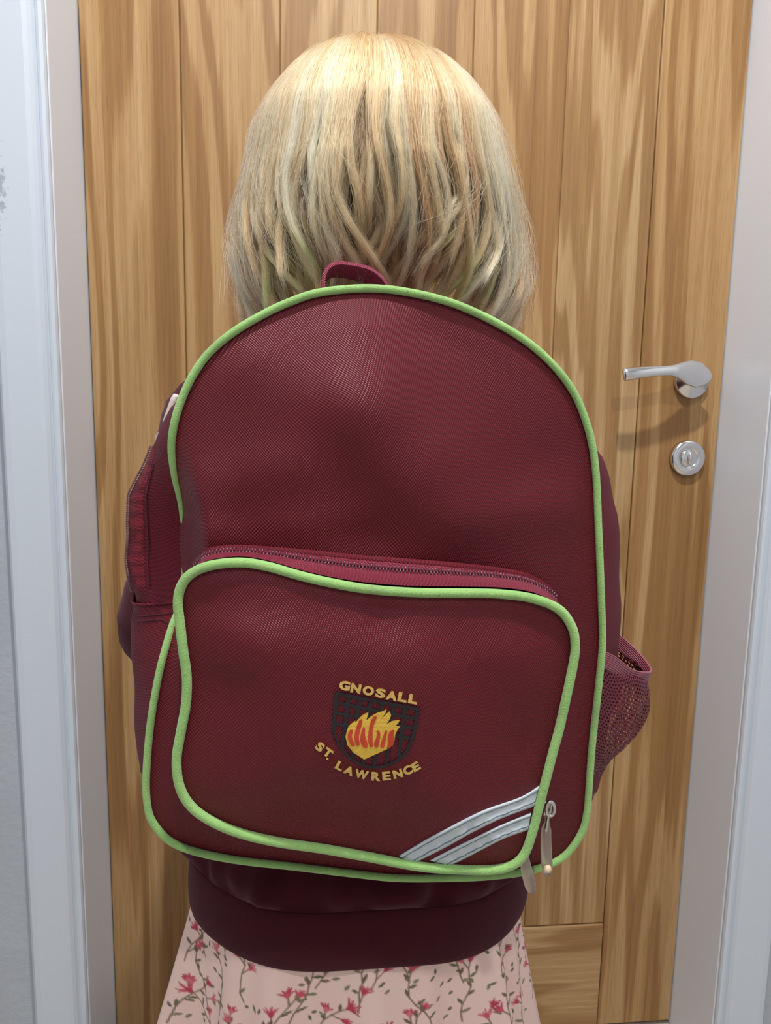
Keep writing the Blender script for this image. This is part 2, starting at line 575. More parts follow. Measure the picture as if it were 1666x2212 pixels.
architrave('trim_4', XL - 0.0005, XL - 0.0665, MAT['trim_worn'])
architrave('trim_5', XR + 0.0005, XR + 0.0725, MAT['trim'])
trim('trim_6', (XL, -0.124, DOOR_TOP + 0.001), (XR, WALL_Y, DOOR_TOP + 0.06), MAT['trim'], 0.003)

# ------------------------------------------------------------------ the oak door
door = struct(empty('door_1', ((XL + XR) / 2, 0.02, 0.008)))
DB, DT = 0.008, DOOR_TOP - 0.003
gx = [-0.1655, -0.0440, 0.0765, 0.1995, 0.3225, 0.4475]     # groove centres
RAIL = 0.183
box('backing_board', (gx[0] - 0.0004, 0.0036, RAIL - 0.0008), (gx[-1] + 0.0004, 0.030, DT - 0.1202), MAT['groove'], door)
for a, b_ in ((XL + 0.0014, gx[0] - 0.0007), (gx[-1] + 0.0007, XR - 0.0014)):
    box('stile', (a, 0.0, DB), (b_, 0.04, DT), MAT['wood_stile'], door, bevel=0.0016, origin=((a + b_) / 2, 0.02, 0.7))
box('rail', (gx[0], 0.0004, DB), (gx[-1], 0.0395, RAIL - 0.0012), MAT['wood_rail'], door, bevel=0.0016, origin=(0.14, 0.02, 0.1))
box('rail', (gx[0], 0.0004, DT - 0.12), (gx[-1], 0.0395, DT), MAT['wood_rail'], door, bevel=0.0016, origin=(0.14, 0.02, 1.9))
for i in range(5):
    a, b_ = gx[i] + 0.0006, gx[i + 1] - 0.0006
    o = box('plank', (a, 0.0012, RAIL + 0.0012), (b_, 0.0036, DT - 0.121), MAT['wood'], door, bevel=0.0011, origin=((a + b_) / 2, 0.005, 0.9))

# lever handle
lever = tag(empty('lever_handle', at(1491, 822, 0.0)), 'chrome lever handle on a round rose')
lever.parent = door
lever.location = Vector(at(1491, 822, 0.0)) - door.location
rc = at(1491, 822, 0.0)
lathe('rose', rc, [(0.0235, 0.0), (0.0245, -0.001), (0.0245, -0.0065), (0.0235, -0.0085), (0.012, -0.009), (0.0105, -0.012)], MAT['chrome'], lever)
lathe('neck', rc, [(0.0092, -0.0085), (0.0085, -0.012), (0.0088, -0.024), (0.0092, -0.028), (0.006, -0.030)], MAT['chrome'], lever)
# the lever blade: a broad head over the rose drawn out into a curved grip
cpx = [(1536, 818), (1529, 815), (1510, 810), (1488, 804), (1470, 801), (1452, 800), (1430, 801), (1400, 803), (1372, 806), (1352, 809), (1347, 810)]
cY = [-0.030, -0.0315, -0.034, -0.038, -0.043, -0.047, -0.050, -0.052, -0.052, -0.051, -0.0505]
ch = [0.003, 0.0095, 0.0172, 0.0165, 0.0115, 0.0075, 0.0068, 0.0072, 0.0080, 0.0086, 0.0078]
ct = [0.002, 0.004, 0.006, 0.0065, 0.0065, 0.006, 0.0055, 0.005, 0.005, 0.005, 0.0042]
P = np.array([at(p[0], p[1], y) for p, y in zip(cpx, cY)])
q = np.linspace(0, len(P) - 1, 48)
ii = np.arange(len(P))
PP = catmull(P, 48)
sl = np.concatenate([[0], np.cumsum(np.linalg.norm(np.diff(P, axis=0), axis=1))])
sq = np.linspace(0, sl[-1], 48)
tube('lever', PP, np.interp(sq, sl, ct), MAT['chrome'], lever, seg=20, ry=np.interp(sq, sl, ch), up=(0, 1, 0))

lock = tag(empty('lock_rose', (0, 0, 0)), 'round chrome lock rose with a coin slot')
kc = at(1482, 989, 0.0)
lock.parent = door
lock.location = Vector(kc) - door.location
lathe('rose', kc, [(0.0235, 0.0), (0.0248, -0.001), (0.0248, -0.0065), (0.0236, -0.0085), (0.0128, -0.0088), (0.0122, -0.0078), (0.0118, -0.0078)], MAT['chrome'], lock)
dome = []
for k in range(9):
    t = k / 8 * math.pi / 2
    dome.append((0.0115 * math.cos(t) + 0.0002, -0.0078 - 0.0028 * math.sin(t)))
lathe('coin_release', kc, dome, MAT['chrome'], lock)
P = [kc + np.array([0.0, -0.0108, z]) for z in np.linspace(-0.0095, 0.0095, 9)]
tube('turn_bar', P, [0.001, 0.0024, 0.003, 0.0032, 0.0033, 0.0032, 0.003, 0.0024, 0.001], MAT['chrome'], lock, seg=12, ry=[0.001, 0.0022, 0.003, 0.0034, 0.0035, 0.0034, 0.003, 0.0022, 0.001])

# ------------------------------------------------------------------ downlights in the ceiling
for k, ((x, y), wt) in enumerate(DOWNLIGHTS):
    root = empty('ceiling_downlight', (x, y, CEIL))
    tag(root, ['recessed white downlight nearest the oak door', 'recessed white downlight farther from the oak door'][k], 'downlight', 'ceiling downlights')
    lathe('bezel', (x, y, CEIL), [(0.033, -0.001), (0.034, -0.004), (0.042, -0.006), (0.045, -0.001), (0.045, 0.0)], MAT['trim'], root, axis='Z', seg=32)
    lathe('lens', (x, y, CEIL), [(0.032, -0.0005), (0.030, -0.002)], MAT['lens'], root, axis='Z', seg=32)
    ld = bpy.data.lights.new('downlight_lamp', 'AREA')
    ld.shape = 'DISK'
    ld.size = 0.075
    ld.energy = wt
    ld.color = (1.0, 0.975, 0.95)
    lo = bpy.data.objects.new('downlight_lamp', ld)
    COL.objects.link(lo)
    lo.parent = root
    lo.location = (0, 0, -0.012)

# ------------------------------------------------------------------ backpack
YF = -0.525        # front seam of the bag
YB = -0.405        # panel against the wearer's back
YP = -0.572        # front seam of the pocket
bag = tag(empty('backpack', at(800, 1880, -0.46)), 'maroon backpack with lime green piping and a gold embroidered crest, worn on the back', 'backpack')

MAIN = [(790, 624), (880, 632), (980, 657), (1080, 703), (1160, 757), (1225, 828), (1262, 905), (1283, 1000), (1291, 1150), (1297, 1300), (1299, 1390),
        (1291, 1480), (1277, 1610), (1271, 1690), (1266, 1752), (1255, 1795), (1222, 1842), (1180, 1866), (1124, 1881), (1045, 1890), (966, 1893), (860, 1893), (768, 1884),
        (643, 1869), (487, 1850), (382, 1821), (333, 1775), (319, 1728), (318, 1660), (327, 1560), (346, 1450), (372, 1355), (396, 1290), (402, 1200), (396, 1100),
        (380, 1030), (372, 970), (377, 920), (391, 870), (416, 815), (450, 766), (500, 722), (560, 685), (620, 656), (690, 633)]
NM = 320
main_px = catmull(MAIN, NM, True)
MC = np.array([820.0, 1250.0])


def polar(px_path, c):
    d = px_path - c
    a = np.arctan2(d[:, 1], d[:, 0])
    o_ = np.argsort(a)
    a, r_ = a[o_], np.linalg.norm(d, axis=1)[o_]
    return np.concatenate([a - 2 * math.pi, a, a + 2 * math.pi]), np.concatenate([r_, r_, r_])


PA_M = polar(main_px, MC)


def ratio(p, c, pa):
    d = np.asarray(p, dtype=float) - c
    r_ = np.hypot(d[..., 0], d[..., 1])
    a = np.arctan2(d[..., 1], d[..., 0])
    return r_ / np.interp(a, pa[0], pa[1])


def seg_dist(p, a, b_):
    p = np.asarray(p, dtype=float)
    a, b_ = np.array(a, float), np.array(b_, float)
    ab = b_ - a
    t = np.clip(((p - a) @ ab) / (ab @ ab), 0, 1)
    q_ = a + t[..., None] * ab
    return np.linalg.norm(p - q_, axis=-1)


RIDGES_M = [((775, 660), (810, 860), 90, 0.005), ((810, 860), (930, 1080), 110, 0.005), ((560, 760), (900, 1010), 110, 0.005), ((540, 1130), (800, 1140), 70, -0.004), ((960, 700), (1150, 980), 90, -0.0035), ((600, 760), (520, 1000), 110, -0.003),
            ((420, 1060), (640, 1000), 60, 0.002), ((460, 1150), (780, 1120), 50, 0.003), ((1010, 1130), (1240, 1090), 60, 0.003), ((700, 1000), (760, 1130), 70, -0.0015),
            ((400, 1150), (420, 1230), 30, 0.004)]


def left_tuck(p):
    """the seam on the wearer's left is pulled back behind the padded face"""
    return 0.034 * np.exp(-((p[..., 1] - 1180) / 150) ** 2) * np.clip((560 - p[..., 0]) / 200, 0, 1)


def main_Y(p):
    p = np.asarray(p, dtype=float)
    r_ = np.clip(ratio(p, MC, PA_M), 0, 1)
    y = YF - 0.023 * (1 - r_ ** 2.5)
    for a, b_, w, A in RIDGES_M:
        y = y - A * np.exp(-(seg_dist(p, a, b_) / w) ** 2) * np.clip((1 - r_) * 8, 0, 1)
    return y + left_tuck(p) * np.clip((r_ - 0.9) * 10, 0, 1) - 0.008 * np.exp(-((p[..., 1] - 1180) / 160) ** 2) * np.exp(-((p[..., 0] - 430) / 70) ** 2)


def radial_panel(name, path, c, Yfun, nr, mat, parent, pinch=None):
    V, n = [], len(path)
    rs = 1 - (1 - np.linspace(0, 1, nr)) ** 1.7
    for r_ in rs[1:]:
        q_ = c + (path - c) * r_
        if pinch is not None:
            q_ = pinch(q_, r_)
        ys = Yfun(q_)
        V.extend(at(a[0], a[1], y) for a, y in zip(q_, ys))
    Fc = grid_faces(nr - 1, n, False, True)
    V.append(at(c[0], c[1], float(Yfun(c))))
    k = len(V) - 1
    Fc += [(k, i, (i + 1) % n) for i in range(n)]
    return mk(name, V, Fc, mat, parent)


def main_pinch(q_, r_):
    # padded face swells over the tucked seam on the left, so the fabric edge overhangs it
    w = np.exp(-((q_[:, 1] - 1180) / 120) ** 2) * np.clip((520 - q_[:, 0]) / 100, 0, 1) * np.exp(-((r_ - 0.92) / 0.05) ** 2)
    q_ = q_.copy()
    q_[:, 0] -= 50 * w
    return q_


main_panel = radial_panel('front_panel', main_px, MC, main_Y, 56, MAT['bag'], bag, main_pinch)
mainY_edge = YF + left_tuck(main_px)
main3 = np.array([at(p[0], p[1], y) for p, y in zip(main_px, mainY_edge)])
tube('piping', main3 + np.array([0, -0.002, 0]), 0.0025, MAT['pipe'], bag, seg=12, closed=True)
# stitched flange behind the piping
# gusset: from the seam back to the wearer, swelling at both sides
left_sil = np.array([(840, 392), (860, 384), (950, 338), (1010, 314), (1070, 286), (1130, 279), (1210, 279), (1275, 290), (1310, 293), (1400, 297), (1520, 304), (1610, 314), (1660, 322), (1700, 332)], float)
right_sil = np.array([(930, 1262), (985, 1290), (1030, 1311), (1110, 1331), (1200, 1336), (1300, 1337), (1400, 1334), (1500, 1325), (1600, 1304), (1700, 1284), (1740, 1262)], float)
YMID = -0.462
back_c = at(MC[0], MC[1], YF)


def gusset_mid(p, P3):
    out = P3.copy()
    for i, (a, b_) in enumerate(p):
        base = P3[i].copy()
        base[1] = YMID
        if a < 700:
            w = np.clip((b_ - 820) / 60, 0, 1) * np.clip((1720 - b_) / 60, 0, 1)
            tgt = at(np.interp(b_, left_sil[:, 0], left_sil[:, 1]), b_, YMID)
        else:
            w = np.clip((b_ - 920) / 60, 0, 1) * np.clip((1760 - b_) / 60, 0, 1)
            tgt = at(np.interp(b_, right_sil[:, 0], right_sil[:, 1]), b_, YMID)
        if b_ > 1740:
            base[2] -= 0.012 * min(1, (b_ - 1740) / 80) * np.clip((1150 - a) / 200, -0.3, 1)
        out[i] = base * (1 - w) + tgt * w
    return out


mid3 = gusset_mid(main_px, main3)
back3 = mid3.copy()
back3[:, 1] = YB
back3 = back_c * np.array([1, 0, 1]) + (back3 - back_c * np.array([1, 0, 1])) * np.array([0.93, 1, 0.97])
KG = 18
G = []
for i in range(KG):
    t = i / (KG - 1)
    b0, b1, b2 = (1 - t) ** 2, 2 * t * (1 - t), t ** 2
    ctrl = 2 * mid3 - 0.5 * (main3 + back3)
    ctrl[:, 1] = mid3[:, 1] * 2 - 0.5 * (main3[:, 1] + back3[:, 1])
    ring = b0 * main3 + b1 * ctrl + b2 * back3
    wr = 0.0008 * np.sin(main_px[:, 1] / 26.0 + 3 * t) * math.sin(math.pi * t) * (np.abs(main_px[:, 0] - 830) > 300)
    ring = ring + np.stack([wr, wr * 0, wr * 0], 1)
    G.append(ring)
gus = np.array(G)
mk('gusset', gus.reshape(-1, 3), grid_faces(KG, NM, False, True), MAT['bag_side'], bag)
V = list(back3) + [back3.mean(0)]
mk('back_panel', V, [(NM, i, (i + 1) % NM) for i in range(NM)], MAT['bag_side'], bag)

# --- front pocket
POCK = [(455, 1220), (520, 1213), (580, 1222), (650, 1242), (720, 1258), (800, 1271), (900, 1278), (1000, 1279), (1080, 1281), (1150, 1291), (1205, 1314), (1233, 1352),
        (1240, 1390), (1236, 1430), (1221, 1503), (1206, 1570), (1192, 1622), (1172, 1700), (1161, 1743), (1148, 1794), (1131, 1840), (1105, 1864), (1060, 1874), (980, 1873), (900, 1866), (800, 1847),
        (700, 1829), (600, 1814), (520, 1795), (460, 1770), (415, 1738), (390, 1695), (383, 1640), (392, 1580), (403, 1520), (405, 1460), (397, 1400), (390, 1340),
        (386, 1300), (393, 1265), (414, 1238)]
NP_ = 280
pock_px = catmull(POCK, NP_, True)
PC = np.array([810.0, 1560.0])
PA_P = polar(pock_px, PC)
RIDGES_P = [((440, 1300), (800, 1330), 55, -0.003), ((860, 1345), (1180, 1350), 55, -0.003), ((560, 1420), (680, 1640), 80, 0.003), ((1000, 1420), (1120, 1600), 70, -0.003),
            ((430, 1480), (520, 1500), 60, -0.0015), ((620, 1760), (900, 1800), 45, -0.003)]


def pock_Y(p):
    p = np.asarray(p, dtype=float)
    r_ = np.clip(ratio(p, PC, PA_P), 0, 1)
    y = YP - 0.013 * (1 - r_ ** 3)
    for a, b_, w, A in RIDGES_P:
        y = y - A * np.exp(-(seg_dist(p, a, b_) / w) ** 2) * np.clip((1 - r_) * 7, 0, 1)
    return y


pocket = radial_panel('front_pocket', pock_px, PC, pock_Y, 48, MAT['bag'], bag)
pock3 = np.array([at(p[0], p[1], YP) for p in pock_px])
tube('pocket_piping', pock3 + np.array([0, -0.0024, 0]), 0.0029, MAT['pipe'], pocket, seg=12, closed=True)
base3 = pock3.copy()
pc3 = at(PC[0], PC[1], YP)
base3 = pc3 + (base3 - pc3) * np.array([0.99, 1, 0.985])
base3[:, 1] = [float(main_Y(np.array(proj(b_)))) + 0.004 for b_ in base3]
GP = np.array([pock3 * (1 - t) + base3 * t + np.array([0, 0, -0.0]) for t in np.linspace(0, 1, 8)])
mk('pocket_gusset', GP.reshape(-1, 3), grid_faces(8, NP_, False, True), MAT['bag_side'], pocket)

# zip along the top of the pocket: tape between the piping and the bag, then the coil
low = catmull([(404, 1250), (422, 1226), (455, 1209), (520, 1202), (580, 1211), (650, 1231), (720, 1247), (800, 1259), (900, 1266), (1000, 1267), (1080, 1269), (1150, 1279), (1200, 1302), (1222, 1330)], 120)
top = catmull([(416, 1240), (430, 1210), (450, 1190), (505, 1183), (580, 1186), (650, 1190), (720, 1196), (800, 1203), (880, 1209), (980, 1218), (1080, 1230), (1140, 1243), (1186, 1270), (1206, 1300)], 120)
lowY, topY = YP + 0.004, None
R = []
NT = 12
for j in range(NT):
    t = j / (NT - 1)
    row = []
    for i in range(120):
        y1 = float(main_Y(top[i])) - 0.0012
        pxp = low[i] * (1 - t) + top[i] * t
        y = (YP + 0.003) * (1 - t) + y1 * t
        row.append(at(pxp[0], pxp[1], y - 0.0035 * math.sin(math.pi * t)))
    R.append(row)
R = np.array(R)
tape = mk('zip_tape', R.reshape(-1, 3), grid_faces(NT, 120), MAT['tape'], pocket)


def coil(path, nrm, n, half, rad):
    """two rows of interlocking coil teeth along a path"""
    Pt = catmull(path, n)
    Tn = np.gradient(Pt, axis=0)
    Tn /= np.linalg.norm(Tn, axis=1)[:, None]
    parts = []
    for i in range(n):
        side = np.cross(Tn[i], nrm)
        side /= np.linalg.norm(side)
        s = 1 if i % 2 else -1
        a = Pt[i] + side * s * half * 1.25 - nrm * 0.0
        b_ = Pt[i] - side * s * half * 0.15 + nrm * rad * 0.9
        parts.append(tube_vf([a, (a + b_) / 2 + nrm * rad * 0.6, b_], [rad * 0.8, rad, rad * 0.6], 5, up=Tn[i]))
    return join_vf(parts)


nrm_top = np.array([0.0, -0.78, 0.62])
zline = R[6] * 0.5 + R[7] * 0.5 + nrm_top * 0.0008
o = mk('zip_coil', *coil(zline[3:117], nrm_top, 230, 0.0021, 0.00062), MAT['teeth'], pocket)
o['kind'] = 'stuff'
# folded cloth lip above the coil
lip = R[10] + nrm_top * 0.0008
tube('zip_lip', lip[4:116], 0.0022, MAT['bag_side'], pocket, seg=8, ry=0.0008, up=(0, 0.6, 0.8))
tube('zip_seam', R[11][2:118] + np.array([0, -0.0002, 0]), 0.0007, MAT['dark_stitch'], pocket, seg=6)


# --- crest and lettering, embroidered on the pocket
def crop3(p):
    return (640 + p[0] * 320 / 1666.0, 1440 + p[1] * 280 / 1458.0)


def on_pocket(pxs, off):
    pxs = np.asarray(pxs, dtype=float)
    ys = pock_Y(pxs)
    return [at(p[0], p[1], y - off) for p, y in zip(pxs, ys)]


def raised(name, poly_px, off, mat, parent, thick=0.0012):
    n = len(poly_px)
    tris = tessellate_polygon([[Vector((p[0], p[1], 0)) for p in poly_px]])
    V = on_pocket(poly_px, off) + on_pocket(poly_px, off - thick)
    Fc = [tuple(t) for t in tris] + [(i, (i + 1) % n, n + (i + 1) % n, n + i) for i in range(n)]
    return mk(name, V, Fc, mat, parent, smooth=False)


SH = [(437, 280), (675, 326), (914, 373), (1152, 419), (1390, 465), (1375, 580), (1345, 740), (1290, 900), (1200, 1030), (1060, 1110), (920, 1145), (800, 1140), (680, 1095), (560, 1000), (470, 870), (415, 760), (405, 650), (420, 450)]
shp = np.array(SH, float)
shp_s = np.concatenate([shp[:5], catmull(shp[4:], 40)[1:], catmull([SH[-1], SH[0]], 3)[1:2]])
cen = shp_s.mean(0)
inner = cen + (shp_s - cen) * 0.915
n = len(shp_s)
po = [crop3(p) for p in shp_s]
pi = [crop3(p) for p in inner]
V = on_pocket(po, 0.0008) + on_pocket(pi, 0.0008) + on_pocket(po, -0.0006) + on_pocket(pi, -0.0006)
Fc = []
for i in range(n):
    j = (i + 1) % n
    Fc += [(i, j, n + j, n + i), (i, 2 * n + i, 2 * n + j, j), (n + i, n + j, 3 * n + j, 3 * n + i)]
mk('crest_border', V, Fc, MAT['navy'], pocket, smooth=False)


def clip_line(p, d, poly):
    """longest stretch of the line p + t d inside the polygon"""
    ts = []
    for i in range(len(poly)):
        a, b_ = poly[i], poly[(i + 1) % len(poly)]
        e = b_ - a
        den = d[0] * e[1] - d[1] * e[0]
        if abs(den) < 1e-9:
            continue
        w = a - p
        t = (w[0] * e[1] - w[1] * e[0]) / den
        s = (w[0] * d[1] - w[1] * d[0]) / den
        if 0 <= s <= 1:
            ts.append(t)
    return (min(ts), max(ts)) if len(ts) >= 2 else None


axd = np.array([-0.125, 1.0])
axd /= np.linalg.norm(axd)
hzd = np.array([0.981, 0.194])
bars = [(np.array([x, 280 + (x - 437) * 0.194 + 40.0]), axd, 44) for x in (590, 716, 838, 964, 1094, 1222)]
bars += [(np.array([437.0, y]), hzd, 38) for y in (405, 520, 640)]
for p, d, wd in bars:
    c = clip_line(p + d * 1.0, d, inner)
    if c is None:
        continue
    a, b_ = p + d * (c[0] - 6), p + d * (c[1] + 10)
    nn = np.array([-d[1], d[0]]) * wd / 2
    ks = np.linspace(0, 1, 7)
    L_ = [a + (b_ - a) * k + nn for k in ks]
    R_ = [a + (b_ - a) * k - nn for k in ks[::-1]]
    raised('crest_bar', [crop3(q_) for q_ in L_ + R_], 0.0006, MAT['navy'], pocket)
FL = [(765, 1045), (640, 965), (575, 880), (555, 790), (570, 720), (590, 670), (640, 625), (665, 608), (668, 628), (720, 570), (760, 535), (812, 512), (805, 550), (788, 604), (840, 560), (900, 525),
      (960, 505), (1020, 478), (1000, 530), (948, 602), (1000, 545), (1050, 500), (1068, 545), (1050, 600), (1014, 650), (1080, 610), (1165, 600), (1150, 635), (1118, 666), (1172, 672), (1140, 710),
      (1115, 760), (1105, 830), (1085, 890), (1020, 930), (900, 985)]
raised('crest_flame', [crop3(p) for p in FL], 0.0013, MAT['yellow'], pocket, 0.0018)
TONG = [[(610, 710), (640, 720), (625, 780), (640, 830), (662, 885), (630, 898), (595, 840), (580, 770)],
        [(715, 600), (748, 600), (725, 700), (705, 790), (716, 870), (700, 890), (672, 880), (655, 800), (672, 700)],
        [(758, 678), (775, 690), (775, 780), (800, 850), (802, 910), (765, 915), (728, 865), (720, 800), (735, 730)],
        [(870, 565), (913, 558), (875, 650), (860, 760), (862, 905), (832, 905), (808, 830), (815, 730), (832, 640)],
        [(908, 712), (945, 745), (942, 815), (918, 908), (882, 905), (878, 850), (905, 790)],
        [(1000, 725), (1024, 722), (1012, 800), (987, 908), (945, 900), (958, 845), (980, 780)],
        [(1062, 722), (1106, 712), (1096, 770), (1100, 830), (1080, 890), (1020, 926), (1035, 860), (1030, 790)]]
for t in TONG:
    tt = catmull(np.array(t, float), 22, True)
    raised('flame_tongue', [crop3(p) for p in tt], 0.0018, MAT['red'], pocket, 0.001)


LETTER_CACHE = {}


def glyph(ch):
    if ch in LETTER_CACHE:
        return LETTER_CACHE[ch]
    cu = bpy.data.curves.new('glyph', 'FONT')
    cu.body = ch
    cu.size = 1.0
    cu.offset = 0.055
    cu.resolution_u = 3
    cu.extrude = 0.02
    ob = bpy.data.objects.new('glyph', cu)
    COL.objects.link(ob)
    dg = bpy.context.evaluated_depsgraph_get()
    me = bpy.data.meshes.new_from_object(ob.evaluated_get(dg))
    v = np.array([w.co[:] for w in me.vertices])
    f = [tuple(p.vertices) for p in me.polygons]
    bpy.data.objects.remove(ob)
    bpy.data.curves.remove(cu)
    bpy.data.meshes.remove(me)
    LETTER_CACHE[ch] = (v, f)
    return v, f


def letter(ch, cx, cy, ang, hpx, wpx):
    v, f = glyph(ch)
    lo, hi = v[:, :2].min(0), v[:, :2].max(0)
    c0 = (lo + hi) / 2
    x = (v[:, 0] - c0[0]) / (hi[0] - lo[0]) * wpx
    y = -(v[:, 1] - c0[1]) / (hi[1] - lo[1]) * hpx
    a = math.radians(ang)
    X = cx + x * math.cos(a) - y * math.sin(a)
    Y = cy + x * math.sin(a) + y * math.cos(a)
    pxs = np.stack([X, Y], 1)
    ys = pock_Y(pxs)
    off = np.where(v[:, 2] > 0, 0.0014, -0.0004)
    V = [at(p[0], p[1], q_ - o_) for p, q_, o_ in zip(pxs, ys, off)]
    mk('letter', V, f, MAT['gold'], pocket, smooth=False)


for ch, x, y, a, w in (('G', 545, 215, 9, 24), ('N', 672, 246, 10, 22), ('O', 812, 272, 10, 25), ('S', 950, 300, 10, 22), ('A', 1075, 328, 11, 25), ('L', 1197, 345, 11, 20), ('L', 1316, 366, 11, 20)):
    cx, cy = crop3((x, y))
    letter(ch, cx, cy, a, 20.5, w)
for ch, x, y, a, w, h in (('S', 268, 903, 38, 17, 20), ('T', 357, 970, 36, 19, 19), ('.', 350, 1037, 32, 5.5, 5.5), ('L', 490, 1118, 28, 16, 19), ('A', 595, 1170, 22, 22, 19), ('W', 735, 1212, 12, 30, 19),
                          ('R', 898, 1236, 4, 20, 19), ('E', 1015, 1230, -5, 18, 19), ('N', 1143, 1205, -14, 21, 19), ('C', 1255, 1165, -23, 20, 20), ('E', 1345, 1125, -30, 17, 19)):
    cx, cy = crop3((x, y))
    letter(ch, cx, cy, a, h, w)

# --- reflective bands across the lower corner of the pocket
bands = [([(1165, 1697), (1124, 1722), (1045, 1750), (966, 1789), (913, 1818), (862, 1849)], [(1154, 1742), (1084, 1768), (1018, 1800), (966, 1829), (913, 1856), (893, 1868)]),
         ([(1148, 1755), (1084, 1781), (1018, 1813), (966, 1839), (928, 1859)], [(1141, 1793), (1084, 1814), (1018, 1848), (974, 1870)])]
for ta, bb in bands:
    A = catmull(np.array(ta, float), 40)
    B = catmull(np.array(bb, float), 40)
    # bands stop at the pocket seam
    V = []
    ks = [0, 0.06, 0.2, 0.24, 0.5, 0.76, 0.8, 0.94, 1]
    offs = [0.0, 0.0012, 0.0014, 0.0008, 0.0016, 0.0008, 0.0014, 0.0012, 0.0]
    for i in range(40):
        for k, of in zip(ks, offs):
            q_ = A[i] * (1 - k) + B[i] * k
            puff = of + (0.0004 * math.sin(i * 0.9) if 0.2 < k < 0.8 else 0)
            V += on_pocket([q_], puff)
    strip = mk('reflective_band', V, grid_faces(40, len(ks)), MAT['reflect'], pocket)
    strip['label'] = 'silver grey reflective band with wavy stitching'
    for k in (0.22, 0.78):
        q_ = A * (1 - k) + B * k
        q_ = q_ + np.stack([np.zeros(40), np.sin(np.arange(40) * 1.5) * 0.8], 1)
        # stitching lies in the band's groove: kept in the pocket as its own seam
        tube('band_stitch', on_pocket(q_, 0.0011), 0.00042, MAT['stitch'], pocket, seg=6)

# --- zip slider and pulls at the pocket's right side
sl0 = at(1183, 1744, -0.562)
v, f = box_vf(sl0 - np.array([0.0035, 0.002, 0.005]), sl0 + np.array([0.0025, 0.002, 0.005]))
o = mk('zip_slider', v, f, MAT['steel'], bag, smooth=False)
bm = bmesh.new(); bm.from_mesh(o.data)
bmesh.ops.bevel(bm, geom=bm.edges[:], offset=0.0012, segments=3, affect='EDGES', profile=0.5)
bm.to_mesh(o.data); bm.free()
ring = [at(1189 + 9 * math.cos(t), 1747 + 15 * math.sin(t), -0.567) for t in np.linspace(0, 2 * math.pi, 24, endpoint=False)]
tube('slider_bridge', ring, 0.0012, MAT['steel'], o, seg=8, closed=True)


def pull_tab(pts, Ys, widths, thick, name='zip_pull', bead=True):
    Pq = np.array([at(p[0], p[1], y) for p, y in zip(pts, Ys)])
    n = 30
    Q = catmull(Pq, n)
    sl_ = np.concatenate([[0], np.cumsum(np.linalg.norm(np.diff(Pq, axis=0), axis=1))])
    w = np.interp(np.linspace(0, sl_[-1], n), sl_, widths)
    return tube(name, Q, np.full(n, thick) * np.clip(w / max(widths) * 1.6, 0.3, 1), MAT['rubber'], bag, seg=14, ry=w, up=(0, 1, 0))


pl = pull_tab([(1181, 1758), (1182, 1775), (1180, 1792), (1180, 1830), (1182, 1868), (1184, 1888)], [-0.562] * 6, [0.0012, 0.0016, 0.0034, 0.0037, 0.0038, 0.0028], 0.0022)
tube('cord_loop', [at(1188, 1752, -0.561), at(1184, 1765, -0.5625), at(1181, 1785, -0.564), at(1179, 1800, -0.564)], 0.0011, MAT['steel'], pl, seg=8)
P = [at(1174 + k * 3.2, 1876, -0.5635) for k in range(6)]
tube('end_bead', P, [0.0015, 0.0028, 0.003, 0.003, 0.0028, 0.0015], simple('pull_end', srgb(222, 202, 168), 0.4, noise=0.05), pl, seg=10)
pull_tab([(1128, 1838), (1133, 1856), (1139, 1885), (1146, 1912), (1150, 1926)], [-0.545] * 5, [0.0015, 0.0035, 0.0040, 0.0040, 0.0028], 0.0022)

# --- grab handle at the top: a loop of webbing
hp = [(702, 650, -0.485), (699, 606, -0.485), (707, 580, -0.484), (728, 568, -0.482), (760, 570, -0.479), (795, 578, -0.476), (820, 593, -0.473), (836, 616, -0.470), (840, 650, -0.470)]
Pq = catmull(np.array([at(*p) for p in hp]), 60)
Tn = np.gradient(Pq, axis=0); Tn /= np.linalg.norm(Tn, axis=1)[:, None]
V, th = [], 0.0012
for i in range(60):
    t = i / 59
    wd = np.array([0.25 * (1 - 2 * t) - 0.22, 0.90, -0.30]); wd /= np.linalg.norm(wd)     # strap width runs back over the bag
    wd = wd - Tn[i] * (wd @ Tn[i]); wd /= np.linalg.norm(wd)
    nn = np.cross(Tn[i], wd)
    for a, b_ in ((0, -1), (0, 1), (1, 1), (1, -1)):
        V.append(Pq[i] + wd * a * 0.019 + nn * b_ * th)
Fc = grid_faces(60, 4, False, True) + [(0, 1, 2, 3), (236, 237, 238, 239)]
o = mk('grab_handle', V, Fc, MAT['webbing'], bag, smooth=False)
o['label'] = 'pink maroon webbing grab loop'


# --- left side: zip running up the gusset, its pull, and the slip pocket
def gus_at(px_row, t):
    """a point on the gusset at an image row on the left, t from seam (0) to back (1)"""
    idx = [i for i in range(NM) if main_px[i, 0] < 700]
    j = min(idx, key=lambda i: abs(main_px[i, 1] - px_row))
    k = t * (KG - 1)
    a = int(min(KG - 2, math.floor(k)))
    return gus[a, j] * (1 - (k - a)) + gus[a + 1, j] * (k - a)


